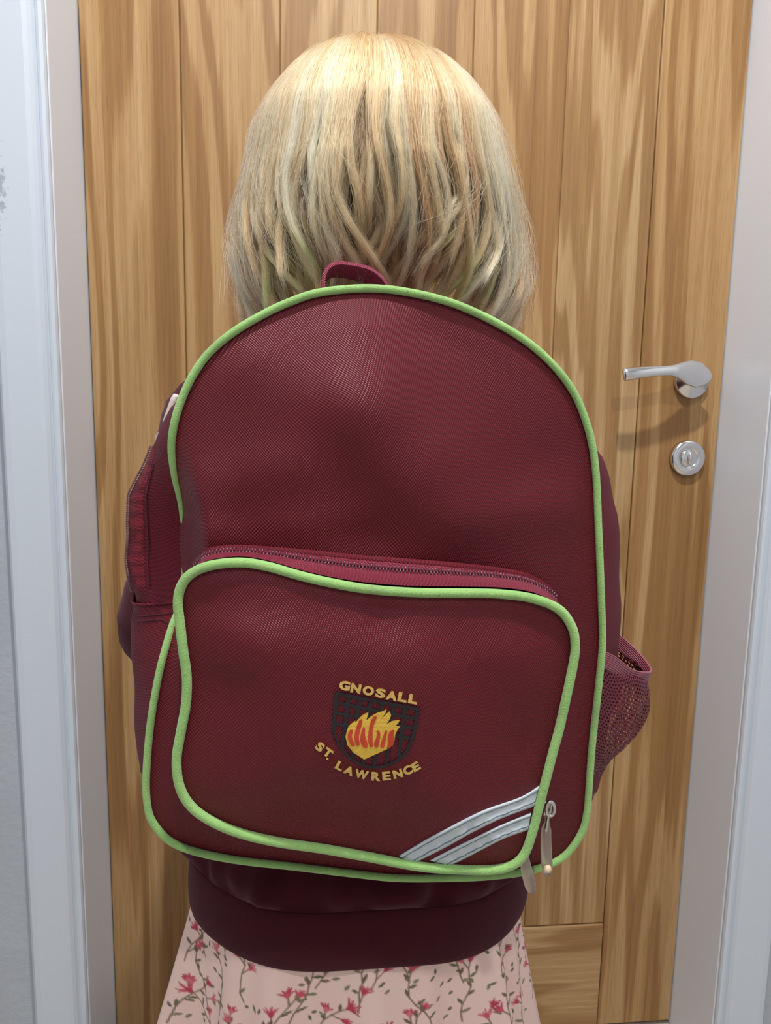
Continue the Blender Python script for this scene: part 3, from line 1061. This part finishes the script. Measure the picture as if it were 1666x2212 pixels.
zr = [gus_at(r_, 0.47) + np.array([-0.0020, -0.0012, 0]) for r_ in np.linspace(960, 1272, 24)]
zr = catmull(np.array(zr), 60)
nl = np.array([-0.85, -0.5, 0.0]); nl /= np.linalg.norm(nl)
o = mk('side_zip_coil', *coil(zr, nl, 170, 0.0018, 0.0005), MAT['teeth'], bag)
o['kind'] = 'stuff'
zt = []
for r_ in np.linspace(962, 1272, 40):
    for t in np.linspace(0.26, 0.60, 9):
        e = 0.0010 if 0.27 < t < 0.59 else 0.0001
        zt.append(gus_at(r_, t) + np.array([-e, -e * 0.6, 0]))
mk('side_zip_tape', zt, grid_faces(40, 9), MAT['bag_side'], bag)
zs = [gus_at(r_, 0.22) + np.array([-0.0006, -0.0004, 0]) for r_ in np.linspace(1000, 1270, 24)]
tube('side_zip_stitch', catmull(np.array(zs), 60), 0.0005, MAT['dark_stitch'], bag, seg=6)
sp = at(346, 950, -0.478)
v, f = box_vf(sp - np.array([0.003, 0.004, 0.005]), sp + np.array([0.002, 0.003, 0.004]))
o = mk('side_zip_slider', v, f, MAT['steel'], bag, smooth=False)
bm = bmesh.new(); bm.from_mesh(o.data)
bmesh.ops.bevel(bm, geom=bm.edges[:], offset=0.0014, segments=3, affect='EDGES', profile=0.5)
bm.to_mesh(o.data); bm.free()
ring = [at(348 + 6 * math.cos(t), 944 + 10 * math.sin(t), -0.482) for t in np.linspace(0, 2 * math.pi, 20, endpoint=False)]
tube('slider_bridge', ring, 0.0012, MAT['steel'], o, seg=8, closed=True)
P = catmull(np.array([at(351, 940, -0.482), at(358, 920, -0.484), at(366, 895, -0.486), at(376, 866, -0.488), at(381, 852, -0.488)]), 20)
tube('side_zip_pull', P, np.interp(np.linspace(0, 1, 20), [0, 0.15, 0.3, 0.9, 1], [0.0015, 0.0018, 0.0026, 0.0024, 0.0015]), simple('pale_pull', srgb(220, 208, 200), 0.35, noise=0.03), bag, seg=10, ry=0.0042, up=(0.9, 0.4, 0))
# slip pocket: an outer layer over the lower gusset with a hemmed top
rows = np.linspace(1288, 1700, 34)
ts = np.linspace(0.02, 0.9, 16)
V = []
for r_ in rows:
    for t in ts:
        rr_ = r_ + (18 * (1 - t) * np.clip((1500 - r_) / 220, 0, 1))
        g = gus_at(rr_, t)
        e = 0.0035 * np.clip((r_ - 1280) / 40, 0.6, 1) * np.clip((1720 - r_) / 60, 0.2, 1) * (0.15 + 0.85 * min(1.0, t * 3.0))
        V.append(g + np.array([-e, -e * 0.35 * math.sin(math.pi * t), 0]))
sp_ = mk('side_slip_pocket', V, grid_faces(34, 16), MAT['bag_side'], bag)
hem = np.array(V[:16])
tube('pocket_hem', hem + np.array([-0.0006, 0, 0]), 0.0011, MAT['bag_side'], sp_, seg=8)
for rr_ in (2, 3):
    tube('hem_stitch', np.array(V[rr_ * 16:rr_ * 16 + 16]) + np.array([-0.0005, -0.0002, 0]), 0.0004, MAT['dark_stitch'], sp_, seg=6)

# --- right side: mesh bottle pocket with a ribbed elastic top
fr_t, bk_t = at(1300, 1405, -0.520), at(1332, 1368, -0.440)
bmid = at(1404, 1448, -0.478)
bmid0 = at(1390, 1420, -0.458)
front_e = catmull(np.array([at(1296, 1402, -0.522), at(1330, 1418, -0.515), at(1368, 1446, -0.503), at(1402, 1452, -0.490), at(1408, 1444, -0.474), at(1388, 1416, -0.456), at(1360, 1388, -0.446), at(1330, 1364, -0.440), at(1300, 1345, -0.436)]), 60)
V, UV = [], []
down = np.array([-0.0022, 0.0, -0.0135])
for i in range(60):
    t = i / 59
    side = math.sin(math.pi * t)
    dn = np.array([-0.003 * side, 0.0, -0.0125])
    for k in range(10):
        s = k / 9
        V.append(front_e[i] + dn * s)
        UV.append((t, s * 0.85))
el = mk('elastic_band', V, grid_faces(60, 10), MAT['elastic'], bag, uv=UV)
so = el.modifiers.new('thick', 'SOLIDIFY'); so.thickness = 0.0014
el['label'] = 'ribbed elastic opening of the mesh bottle pocket'
# pouch outline below the elastic: rings shrinking down to the seam
ring_px = [  # (front edge px, outer px, back px)
    ((1296, 1448), (1398, 1466), (1326, 1410)),
    ((1294, 1490), (1402, 1500), (1328, 1460)),
    ((1290, 1530), (1401, 1536), (1326, 1510)),
    ((1288, 1570), (1382, 1575), (1322, 1560)),
    ((1285, 1610), (1350, 1612), (1312, 1600)),
    ((1281, 1650), (1312, 1648), (1300, 1650)),
    ((1274, 1690), (1291, 1692), (1280, 1690)),
    ((1266, 1730), (1277, 1734), (1268, 1730)),
    ((1258, 1765), (1262, 1768), (1256, 1766))]
rings = []
for a, b_, c in ring_px:
    p0, p1, p2 = at(*a, -0.520), at(*b_, -0.486), at(*c, -0.438)
    wk = min(1.0, (b_[0] - a[0]) / 100.0)
    pm0 = p0 * 0.5 + p1 * 0.5 + np.array([0.006, -0.003, 0.0]) * wk
    pm1 = p1 * 0.5 + p2 * 0.5 + np.array([0.008, 0.004, 0]) * wk
    rings.append(catmull(np.array([p0, pm0, p1, pm1, p2]), 40))
first = np.array([front_e[int(round(i * 59 / 39))] + np.array([-0.003 * math.sin(math.pi * i / 39), 0, -0.0115]) for i in range(40)])
rings = np.array([first] + rings)
cols = np.stack([catmull(rings[:, i], 44) for i in range(40)], 1)
# gathers in the mesh cloth
for j in range(44):
    for i in range(40):
        g = 0.0013 * math.sin(i * 0.9 + j * 0.18) * math.sin(math.pi * j / 43) * math.sin(math.pi * i / 39)
        cols[j, i] += np.array([g, -g * 0.6, 0])
UV = [(i / 39, j / 43) for j in range(44) for i in range(40)]
o = mk('mesh_pocket', cols.reshape(-1, 3), grid_faces(44, 40), MAT['mesh'], bag, uv=UV)
o['label'] = 'maroon mesh bottle pocket sagging open'

# ------------------------------------------------------------------ the child
BX = float(at(776, 1900, -0.33)[0])
BY = -0.325
HX, HY = float(at(822, 300, -0.365)[0]), -0.365
person = tag(empty('person', (BX, BY, 0.0)), 'child seen from behind with a blonde bob, maroon sweatshirt and pink floral skirt', 'person')


def capsule_vf(a, b_, ra, rb, seg=18, sq=1.0, axis2=None):
    """closed tapered capsule; sq flattens it along axis2"""
    a, b_ = np.array(a, float), np.array(b_, float)
    d = b_ - a
    L = np.linalg.norm(d)
    t = d / L if L > 1e-9 else np.array([0, 0, 1.0])
    h = np.array([0, 1.0, 0]) if axis2 is None else np.array(axis2, float)
    if abs(h @ t) > 0.95:
        h = np.array([1.0, 0, 0])
    v2 = h - t * (h @ t); v2 /= np.linalg.norm(v2)
    v1 = np.cross(t, v2)
    P_, Rr = [], []
    for k in range(7):
        s = math.pi / 2 * (1 - k / 6)
        P_.append(a - t * ra * math.sin(s)); Rr.append(max(ra * math.cos(s), 1e-4))
    for k in range(7):
        s = math.pi / 2 * k / 6
        P_.append(b_ + t * rb * math.sin(s)); Rr.append(max(rb * math.cos(s), 1e-4))
    V = []
    for p, r_ in zip(P_, Rr):
        for k in range(seg):
            q_ = 2 * math.pi * k / seg
            V.append(p + v1 * r_ * math.cos(q_) + v2 * r_ * sq * math.sin(q_))
    n = len(P_)
    Fc = grid_faces(n, seg, False, True) + [tuple(range(seg))[::-1], tuple((n - 1) * seg + k for k in range(seg))]
    return V, Fc


def ellipsoid_vf(c, r_, nu=24, nv=14):
    V = []
    for i in range(nv):
        th_ = math.pi * (i + 0.5) / nv
        for k in range(nu):
            ph = 2 * math.pi * k / nu
            V.append((c[0] + r_[0] * math.sin(th_) * math.cos(ph), c[1] + r_[1] * math.sin(th_) * math.sin(ph), c[2] + r_[2] * math.cos(th_)))
    return V, grid_faces(nv, nu, False, True) + [tuple(range(nu)), tuple((nv - 1) * nu + k for k in range(nu))]


HC = np.array([HX, HY + 0.004, 1.150])
bp = []
bp.append(ellipsoid_vf(HC + (0, -0.004, 0.02), (0.074, 0.088, 0.078)))                 # skull
bp.append(ellipsoid_vf(HC + (0, 0.022, -0.035), (0.058, 0.062, 0.066)))                # jaw and cheeks
bp.append(capsule_vf(HC + (0, 0.082, 0.002), HC + (0, 0.094, -0.022), 0.006, 0.010))     # nose
bp.append(capsule_vf(HC + (-0.016, 0.078, -0.052), HC + (0.016, 0.078, -0.052), 0.006, 0.006))   # lips
for s in (-1, 1):
    bp.append(capsule_vf(HC + (s * 0.074, 0.004, -0.012), HC + (s * 0.078, -0.004, 0.018), 0.010, 0.014, sq=0.6))   # ears
    bp.append(ellipsoid_vf(HC + (s * 0.030, 0.076, 0.006), (0.012, 0.009, 0.009)))                              # eyes
NB = np.array([BX + 0.01, BY - 0.005, 0.985])
bp.append(capsule_vf(NB, HC + (0, 0.0, -0.05), 0.038, 0.036))
bp.append(capsule_vf((BX, BY, 0.70), (BX, BY, 0.90), 0.088, 0.092, seg=24, sq=0.70))
bp.append(capsule_vf((BX - 0.085, BY, 0.955), (BX + 0.085, BY, 0.955), 0.045, 0.045))
bp.append(capsule_vf((BX, BY, 0.60), (BX, BY, 0.68), 0.098, 0.090, seg=24, sq=0.76))
ARM = {}
for s in (-1, 1):
    sh = np.array([BX + s * 0.118, BY, 0.950])
    elb = np.array([BX + s * (0.172 if s < 0 else 0.140), BY + (0.005 if s < 0 else 0.03), 0.770])
    wr = np.array([BX + s * 0.125, BY + 0.142, 0.855])
    ARM[s] = (sh, elb, wr)
    bp.append(capsule_vf(sh, elb, 0.033, 0.026))
    bp.append(capsule_vf(elb, wr, 0.026, 0.018))
    palm = wr + np.array([-s * 0.012, 0.012, 0.040])
    bp.append(capsule_vf(wr, palm, 0.017, 0.021, sq=0.65))
    for q_ in range(4):            # fingers closing round the strap
        b0 = palm + np.array([-s * 0.006, 0.006 - 0.011 * q_ + 0.012, 0.012])
        b1 = b0 + np.array([-s * 0.018, 0.004, 0.010])
        b2 = b1 + np.array([-s * 0.012, 0.0, -0.012 + 0.002 * q_])
        bp.append(capsule_vf(b0, b1, 0.0065, 0.006, seg=10)); bp.append(capsule_vf(b1, b2, 0.006, 0.005, seg=10))
    t0 = palm + np.array([-s * 0.008, 0.014, -0.012])
    bp.append(capsule_vf(t0, t0 + np.array([-s * 0.014, 0.016, 0.010]), 0.0075, 0.0065, seg=10))
    bp.append(capsule_vf(t0 + np.array([-s * 0.014, 0.016, 0.010]), t0 + np.array([-s * 0.026, 0.014, 0.014]), 0.0065, 0.0055, seg=10))
    hip = np.array([BX + s * 0.052, BY, 0.585]); kn = np.array([BX + s * 0.058, BY - 0.002, 0.33]); an = np.array([BX + s * 0.06, BY - 0.012, 0.07])
    bp.append(capsule_vf(hip, kn, 0.058, 0.040)); bp.append(capsule_vf(kn, an, 0.040, 0.025))
    bp.append(capsule_vf(kn + (0, -0.012, -0.05), kn + (0, -0.014, -0.10), 0.034, 0.032))
    bp.append(capsule_vf(an + (0, -0.012, -0.044), an + (s * 0.008, 0.115, -0.050), 0.026, 0.020, sq=1.0))
V, Fc = join_vf(bp)
body = mk('body', V, Fc, MAT['skin'], person)
md = body.modifiers.new('remesh', 'REMESH'); md.mode = 'VOXEL'; md.voxel_size = 0.0045; md.use_smooth_shade = True
ms = body.modifiers.new('smooth', 'SMOOTH'); ms.factor = 0.5; ms.iterations = 4
dg = bpy.context.evaluated_depsgraph_get()
new = bpy.data.meshes.new_from_object(body.evaluated_get(dg))
body.modifiers.clear()
old = body.data
body.data = new
bpy.data.meshes.remove(old)
if not body.data.materials:
    body.data.materials.append(MAT['skin'])

# --- skirt with its printed sprigs
NS, ZS0, ZS1 = 1000, 0.30, 0.595


def skirt_r(z, th_):
    """half width, half depth and fold factor; th_ = 0 faces the camera"""
    k = np.clip((0.56 - z) / 0.22, -0.4, 1.4)
    a = 0.148 + 0.034 * k
    b_ = 0.106 + 0.020 * k
    fold = 0.0165 * np.clip(k - 0.14, 0, 1.0) * (np.sin(9 * th_ + 0.6) + 0.6 * np.sin(15 * th_ + 2.0) + 0.35 * np.sin(23 * th_))
    return a, b_, fold


zz = np.concatenate([np.linspace(ZS1, 0.575, 8)[:-1], np.linspace(0.575, 0.36, 190), np.linspace(0.36, ZS0, 14)[1:]])
th = np.linspace(0, 2 * math.pi, NS, endpoint=False)
TH, ZZ = np.meshgrid(th, zz)
a_, b2_, fo = skirt_r(ZZ, TH)
SX = BX - 0.003 + (a_ + fo) * np.sin(TH)
SY = BY - (b2_ + fo) * np.cos(TH)
V = np.stack([SX, SY, ZZ], -1).reshape(-1, 3)
skirt = mk('skirt', V, grid_faces(len(zz), NS, False, True), MAT['floral'], person)
# the print, in metres on the cloth (u along the round, v up)
base = np.array(srgb(243, 212, 204)[:3])
colr = np.tile(base, (len(zz), NS, 1))
PER = 2 * math.pi * 0.137
DU = PER / NS
zneg = -zz


def stamp_seg(u0, v0, u1, v1, w, c, w2=None):
    w2 = w if w2 is None else w2
    m_ = 0.0015 + max(w, w2)
    i0, i1 = int(math.floor((min(u0, u1) - m_) / DU)), int(math.ceil((max(u0, u1) + m_) / DU))
    j0, j1 = np.searchsorted(zneg, -(max(v0, v1) + m_)), np.searchsorted(zneg, -(min(v0, v1) - m_))
    if j1 <= j0:
        return
    iu = np.arange(i0, i1 + 1)
    x, y = np.meshgrid(iu * DU - u0, zz[j0:j1] - v0)
    du1, dv1 = u1 - u0, v1 - v0
    t = np.clip((x * du1 + y * dv1) / (du1 ** 2 + dv1 ** 2 + 1e-12), 0, 1)
    d = np.hypot(x - t * du1, y - t * dv1)
    k = np.clip((w + (w2 - w) * t - d) / 0.0007 + 0.5, 0, 1)[..., None]
    ix = np.ix_(np.arange(j0, j1), iu % NS)
    colr[ix] = colr[ix] * (1 - k) + np.array(c) * k


def stamp_leaf(u, v, ang, ln, wd, c):
    cu, cv = math.cos(ang), math.sin(ang)
    n = 4
    pts = [(u + cu * ln * i / n, v + cv * ln * i / n) for i in range(n + 1)]
    ws = [0.1, 0.8, 1.0, 0.75, 0.1]
    for i in range(n):
        stamp_seg(pts[i][0], pts[i][1], pts[i + 1][0], pts[i + 1][1], wd * ws[i], c, wd * ws[i + 1])


GREEN = [srgb(112, 112, 84)[:3], srgb(132, 128, 98)[:3], srgb(118, 100, 84)[:3]]
STEM = srgb(128, 106, 90)[:3]
PINK = [srgb(206, 92, 112)[:3], srgb(190, 70, 96)[:3], srgb(216, 120, 132)[:3]]
R_ = random.Random(5)


def flower(u, v, ang, size):
    c = R_.choice(PINK)
    for k in range(6):
        a = ang + math.radians(-55 + 22 * k + R_.uniform(-8, 8))
        ln = size * R_.uniform(0.7, 1.15)
        stamp_seg(u, v, u + math.cos(a) * ln, v + math.sin(a) * ln, 0.0011, c, 0.0006)
    stamp_leaf(u - math.cos(ang) * size * 0.25, v - math.sin(ang) * size * 0.25, ang, size * 0.65, 0.0021, R_.choice(PINK))


ncol = 30
for i in range(ncol):
    for j in range(5):
        u = (i + R_.uniform(-0.25, 0.25)) * PER / ncol
        v = 0.330 + j * 0.056 + R_.uniform(-0.018, 0.018) + (0.028 if i % 2 else 0)
        ang = math.radians(90 + R_.uniform(-22, 22))
        pts = [(u, v)]
        for k in range(7):
            ang += R_.uniform(-0.5, 0.5) + (math.pi / 2 - ang) * 0.25
            pts.append((pts[-1][0] + math.cos(ang) * 0.0085, pts[-1][1] + math.sin(ang) * 0.0085))
        for k in range(7):
            stamp_seg(*pts[k], *pts[k + 1], 0.0006, STEM)
            side = 1 if k % 2 else -1
            if R_.random() < 0.75:
                stamp_leaf(*pts[k + 1], ang + side * R_.uniform(0.6, 1.1), R_.uniform(0.006, 0.010), 0.0013, R_.choice(GREEN))
            elif R_.random() < 0.8:
                a2 = ang + side * 0.8
                e = (pts[k + 1][0] + math.cos(a2) * 0.010, pts[k + 1][1] + math.sin(a2) * 0.010)
                stamp_seg(*pts[k + 1], *e, 0.0006, STEM)
                flower(*e, a2, 0.006)
        flower(*pts[-1], ang, R_.uniform(0.006, 0.0095))
        for k in range(5):
            stamp_leaf(u + R_.uniform(-0.02, 0.02), v + R_.uniform(0, 0.06), R_.uniform(0, 6.28), R_.uniform(0.004, 0.007), 0.0013, R_.choice(GREEN))
ca = skirt.data.color_attributes.new('print', 'FLOAT_COLOR', 'POINT')
rgba = np.concatenate([colr.reshape(-1, 3), np.ones((len(zz) * NS, 1))], 1).astype(np.float32)
ca.data.foreach_set('color', rgba.ravel())

# --- sweatshirt: body, hem band, sleeves
NSW = 160
th = np.linspace(0, 2 * math.pi, NSW, endpoint=False)
hem_back = float(at(820, 2110, BY - 0.125)[2])
hem_side = float(at(410, 1935, BY)[2])


def hemz(t):
    c = np.cos(t)
    z = hem_side + (hem_back - hem_side) * np.clip(c, 0, 1) ** 3.2
    return z + 0.0035 * np.sin(5 * t + 1.2) * np.clip(c, 0, 1) - 0.004 * np.sin(t) * np.clip(c, 0, 1)


lev = [(0.0, 0.165, 0.122), (0.012, 0.167, 0.125), (0.03, 0.167, 0.126), (0.048, 0.165, 0.125), (0.056, 0.163, 0.123), (0.062, 0.165, 0.125), (0.075, 0.168, 0.126), (0.095, 0.164, 0.106), (0.118, 0.158, 0.082), (0.14, 0.152, 0.074), (0.20, 0.145, 0.072)]
V = []
for k, (dz, a, b_) in enumerate(lev):
    z = hemz(th) + dz
    fold = np.zeros(NSW)
    if 0.056 < dz < 0.19:
        fold = (0.005 * np.sin(9 * th + 14 * dz) + 0.0035 * np.sin(17 * th - 20 * dz) + 0.002 * np.sin(31 * th)) * (1.0 if dz < 0.09 else 0.25) - (0.004 if dz > 0.09 else 0)
    V += [(BX + 0.002 + (a + f_) * math.sin(t), BY - (b_ + f_) * math.cos(t), z_) for t, z_, f_ in zip(th, z, fold)]
nb = len(lev)
top_rings = [(0.80, 0.136, 0.072), (0.88, 0.134, 0.072), (0.93, 0.130, 0.070), (0.965, 0.112, 0.066), (0.985, 0.080, 0.055), (0.995, 0.052, 0.050)]
for z, a, b_ in top_rings:
    V += [(BX + a * math.sin(t), BY - b_ * math.cos(t), z) for t in th]
Vb = V[4 * NSW:]
shirt = mk('sweatshirt', Vb, grid_faces(len(Vb) // NSW, NSW, False, True), MAT['sweat'], person)
hem_o = mk('hem_band', V[:5 * NSW], grid_faces(5, NSW, False, True), MAT['sweat'], shirt)
md = hem_o.modifiers.new('thick', 'SOLIDIFY'); md.thickness = 0.003; md.offset = -1
md = hem_o.modifiers.new('sub', 'SUBSURF'); md.levels = 1; md.render_levels = 2
md = shirt.modifiers.new('sub', 'SUBSURF'); md.levels = 1; md.render_levels = 2
for s in (-1, 1):
    sh, elb, wr = ARM[s]
    pts = catmull(np.array([sh + (-s * 0.05, 0, 0.012), sh + (s * 0.005, -0.004, 0.0), sh * 0.55 + elb * 0.45 + (s * 0.006, -0.006, 0), elb + (s * 0.004, -0.012, -0.004), elb * 0.55 + wr * 0.45, wr]), 60)
    q_ = np.linspace(0, 1, 60)
    rad = np.interp(q_, [0, 0.15, 0.35, 0.6, 0.9, 0.95, 1], [0.046, 0.052, 0.047, 0.044, 0.037, 0.028, 0.027])
    rad = rad + 0.0018 * np.sin(q_ * 60) * np.exp(-((q_ - 0.6) / 0.15) ** 2) + 0.001 * np.sin(q_ * 90)
    tube('sleeve', pts, rad, MAT['sweat'], shirt, seg=28)

# --- backpack straps over the shoulders (held in front)
for s in (-1, 1):
    pts = catmull(np.array([(BX + s * 0.062, YB + 0.007, 0.985), (BX + 0.008 + s * 0.068, BY - 0.050, 1.020), (BX + 0.010 + s * 0.068, BY + 0.005, 1.028), (BX + s * 0.064, BY + 0.078, 0.985), (BX + s * 0.060, BY + 0.096, 0.90),
                            (BX + s * 0.064, BY + 0.096, 0.80), (BX + s * 0.120, BY + 0.078, 0.715), (BX + s * 0.174, BY - 0.005, 0.672), (BX + s * 0.172, BY - 0.045, 0.665), (BX + s * 0.14, YB + 0.007, 0.66)]), 80)
    tube('shoulder_strap', pts, 0.0055, MAT['bag_side'], bag, seg=10, ry=np.interp(np.linspace(0, 1, 80), [0, 0.45, 0.55, 1], [0.024, 0.022, 0.010, 0.010]), up=(0, 0.7, 0.7))

# --- hair: an inner volume and thousands of strands combed from the crown
sil = [(66, 800, 818), (72, 755, 862), (86, 704, 915), (110, 662, 955), (150, 622, 1004), (190, 594, 1036), (230, 571, 1060), (300, 541, 1090), (400, 521, 1112), (480, 508, 1130), (560, 503, 1141), (620, 508, 1142), (660, 512, 1134), (700, 520, 1118), (750, 530, 1100)]
sil = [(row + 42 * min(1, max(0, (300 - row) / 234)), 822 + (l - 822) * 0.965, 822 + (r_ - 822) * 0.965) for row, l, r_ in sil]
cen3 = np.array([at((l + r_) / 2, row, HY) for row, l, r_ in sil])
wid = np.array([(at(r_, row, HY) - at(l, row, HY))[0] / 2 for row, l, r_ in sil])
_sm = catmull(np.concatenate([cen3, wid[:, None]], 1), 240)
cen3, wid = _sm[:, :3], _sm[:, 3]
arc = np.concatenate([[0], np.cumsum(np.hypot(np.diff(wid), np.diff(cen3[:, 2])))])
ztop = cen3[0, 2]


def shell(s_arc, phi, k):
    """point on the hair volume: arc length from the crown, angle (0 = towards the camera), k = 1 outermost"""
    z = np.interp(s_arc, arc, cen3[:, 2])
    cx = np.interp(s_arc, arc, cen3[:, 0])
    w = np.interp(s_arc, arc, wid)
    fall = np.clip((ztop - z - 0.11) / 0.12, 0, 1)
    depth = w * (1.02 - 0.16 * fall)
    w, depth = w * k, depth * k
    z = z - (1 - k) * 0.14 * np.clip(1 - (ztop - z) / 0.12, 0, 1)
    return np.stack([cx + w * np.sin(phi), HY - depth * np.cos(phi), z], -1)


NLOCK = 200
FACE = 2.15
lock_phi = np.linspace(-FACE, FACE, NLOCK) + rng.normal(0, 0.02, NLOCK)
outer = rng.random(NLOCK) < 0.55
lock_k = np.where(outer, rng.uniform(0.972, 1.005, NLOCK), rng.uniform(0.82, 0.94, NLOCK))
lock_amp = rng.uniform(0.04, 0.14, NLOCK)
lock_fr = rng.uniform(0.85, 1.25, NLOCK)
lock_ph = 1.2 * np.sin(2.1 * lock_phi) + rng.normal(0, 0.6, NLOCK) + 2.0
lock_ra = rng.uniform(0.004, 0.016, NLOCK)
lock_sh = np.clip(rng.normal(0.55, 0.20, NLOCK), 0, 1)
lock_in = rng.uniform(-0.02, 0.05, NLOCK)


def end_arc(phi):
    """how far the cut reaches: shorter at the nape, longer beside the face"""
    c = np.clip((np.abs(phi) - 0.45) / 0.75, 0, 1)
    zb = float(at(820, 575, HY - 0.10)[2])
    zs = float(at(520, 692, HY)[2])
    ze = zb + (zs - zb) * c
    return np.interp(-ze, -cen3[:, 2], arc)


lock_end = end_arc(lock_phi) + rng.normal(-0.003, 0.011, NLOCK) - np.where(outer, 0.0, -0.008)
NSTR, NPT = 42000, 28
lk = rng.integers(0, NLOCK, NSTR)
root_s = np.clip(np.abs(rng.normal(0.0, 0.075, NSTR)), 0.0015, 0.16)
spread = np.clip(rng.normal(0, 1, NSTR), -2.4, 2.4)
spk = rng.normal(0, 1, NSTR)
tt = np.linspace(0, 1, NPT)[None, :]
L = lock_end[lk] + rng.normal(0, 0.007, NSTR)
stray = rng.random(NSTR) < 0.028
s_ = root_s[:, None] + (L - root_s)[:, None] * tt
rel = np.clip(s_ / lock_end[lk][:, None], 0, 1.1)
wave_on = np.clip((rel - 0.36) / 0.64, 0, 1) ** 1.1
wave = np.sin(2 * math.pi * lock_fr[lk][:, None] * (rel - 0.36) * 1.5 + lock_ph[lk][:, None]) * wave_on
clump = 1 - 0.83 * np.clip((rel - 0.25) / 0.5, 0, 1) ** 0.8
phi0 = lock_phi[lk][:, None] + spread[:, None] * 0.066 * clump
phi = phi0 + lock_amp[lk][:, None] * wave * (1 + stray[:, None] * rng.normal(0, 0.9, (NSTR, 1)))
end_flick = np.where(lock_phi > -0.3, -0.13, 0.10) + rng.normal(0, 0.08, NLOCK)
phi = phi + end_flick[lk][:, None] * np.clip((rel - 0.70) / 0.30, 0, 1) ** 2
kk = lock_k[lk][:, None] + 0.020 * spk[:, None] * clump - 0.008 - 0.010 * spread[:, None] ** 2 * (1 - clump)
top_cover = np.clip(1.25 - s_ / 0.16, 0, 1)
top_cover = top_cover ** 2 * (3 - 2 * top_cover)
kk = kk * (1 - top_cover) + (0.972 + 0.012 * spk[:, None]) * top_cover
kk = np.minimum(kk, 1.012) + stray[:, None] * rng.uniform(0, 0.12, (NSTR, 1)) * wave_on
# locks roll out and in along their length, ends turn in or flick out
kk = kk + lock_ra[lk][:, None] * 3.2 * np.sin(2 * math.pi * lock_fr[lk][:, None] * rel + lock_ph[lk][:, None] + 1.3) * wave_on
kk = kk - lock_in[lk][:, None] * 4.0 * np.clip((rel - 0.82) / 0.18, 0, 1) ** 2
P = shell(s_, phi, kk)
P = P + rng.normal(0, 1, (NSTR, 1, 3)) * 0.0010 * rel[..., None]
wig = np.sin(rel * rng.uniform(10, 30, (NSTR, 1)) + rng.uniform(0, 6.28, (NSTR, 1))) * 0.0006 * rel * (1 + 5 * stray[:, None])
P[..., 0] += wig
# comb the fringe off the face: strands that would cover it stop short
hc = bpy.data.hair_curves.new('hair_strands')
hc.add_curves([NPT] * NSTR)
hc.attributes['position'].data.foreach_set('vector', P.astype(np.float32).ravel() - np.tile(np.array([BX, BY, 0.0], np.float32), NSTR * NPT))
rad = np.full((NSTR, NPT), 0.00016) * np.interp(np.linspace(0, 1, NPT), [0, 0.1, 0.75, 1], [0.8, 1, 0.9, 0.35])[None, :]
ra = hc.attributes.get('radius') or hc.attributes.new('radius', 'FLOAT', 'POINT')
ra.data.foreach_set('value', rad.astype(np.float32).ravel())
shd = np.clip(lock_sh[lk] + rng.normal(0, 0.2, NSTR), 0, 1)[:, None] * np.ones((1, NPT))
shd = shd - 0.15 * np.clip(1 - s_ / 0.06, 0, 1)
sa = hc.attributes.new('shade', 'FLOAT', 'POINT')
sa.data.foreach_set('value', np.clip(shd, 0, 1).astype(np.float32).ravel())
# a little washed-out green dye on a few ends
dyel = (np.abs(lock_phi - 0.62) < 0.10) | (np.abs(lock_phi + 0.80) < 0.14)
dy = (dyel[lk])[:, None] * np.clip((rel - 0.84) / 0.12, 0, 1) * (rng.random((NSTR, 1)) < 0.7) * 0.9
da = hc.attributes.new('dye', 'FLOAT', 'POINT')
da.data.foreach_set('value', dy.astype(np.float32).ravel())
hc.materials.append(MAT['hair'])

ns, na = 60, 120
V = []
ph = np.linspace(-FACE, FACE, na)
for i in range(ns):
    f_ = i / (ns - 1)
    e = end_arc(ph) - 0.022
    s1 = f_ * e
    kin = np.where(f_ < 0.4, 0.955 - 0.1 * f_, 0.915 - 0.16 * (f_ - 0.4))
    pt = shell(s1, ph + 0.02 * np.sin(40 * ph) * f_, kin + 0.012 * np.sin(55 * ph + 3 * f_) * f_)
    V += list(pt)
hair = mk('hair', V, grid_faces(ns, na), MAT['hair_inner'], person)
hair['label'] = 'wavy chin-length blonde hair with faint green ends'
md = hair.modifiers.new('thick', 'SOLIDIFY'); md.thickness = 0.004; md.offset = -1
ho = bpy.data.objects.new('hair_strands', hc)
COL.objects.link(ho)
ho.parent = hair
ho['kind'] = 'stuff'
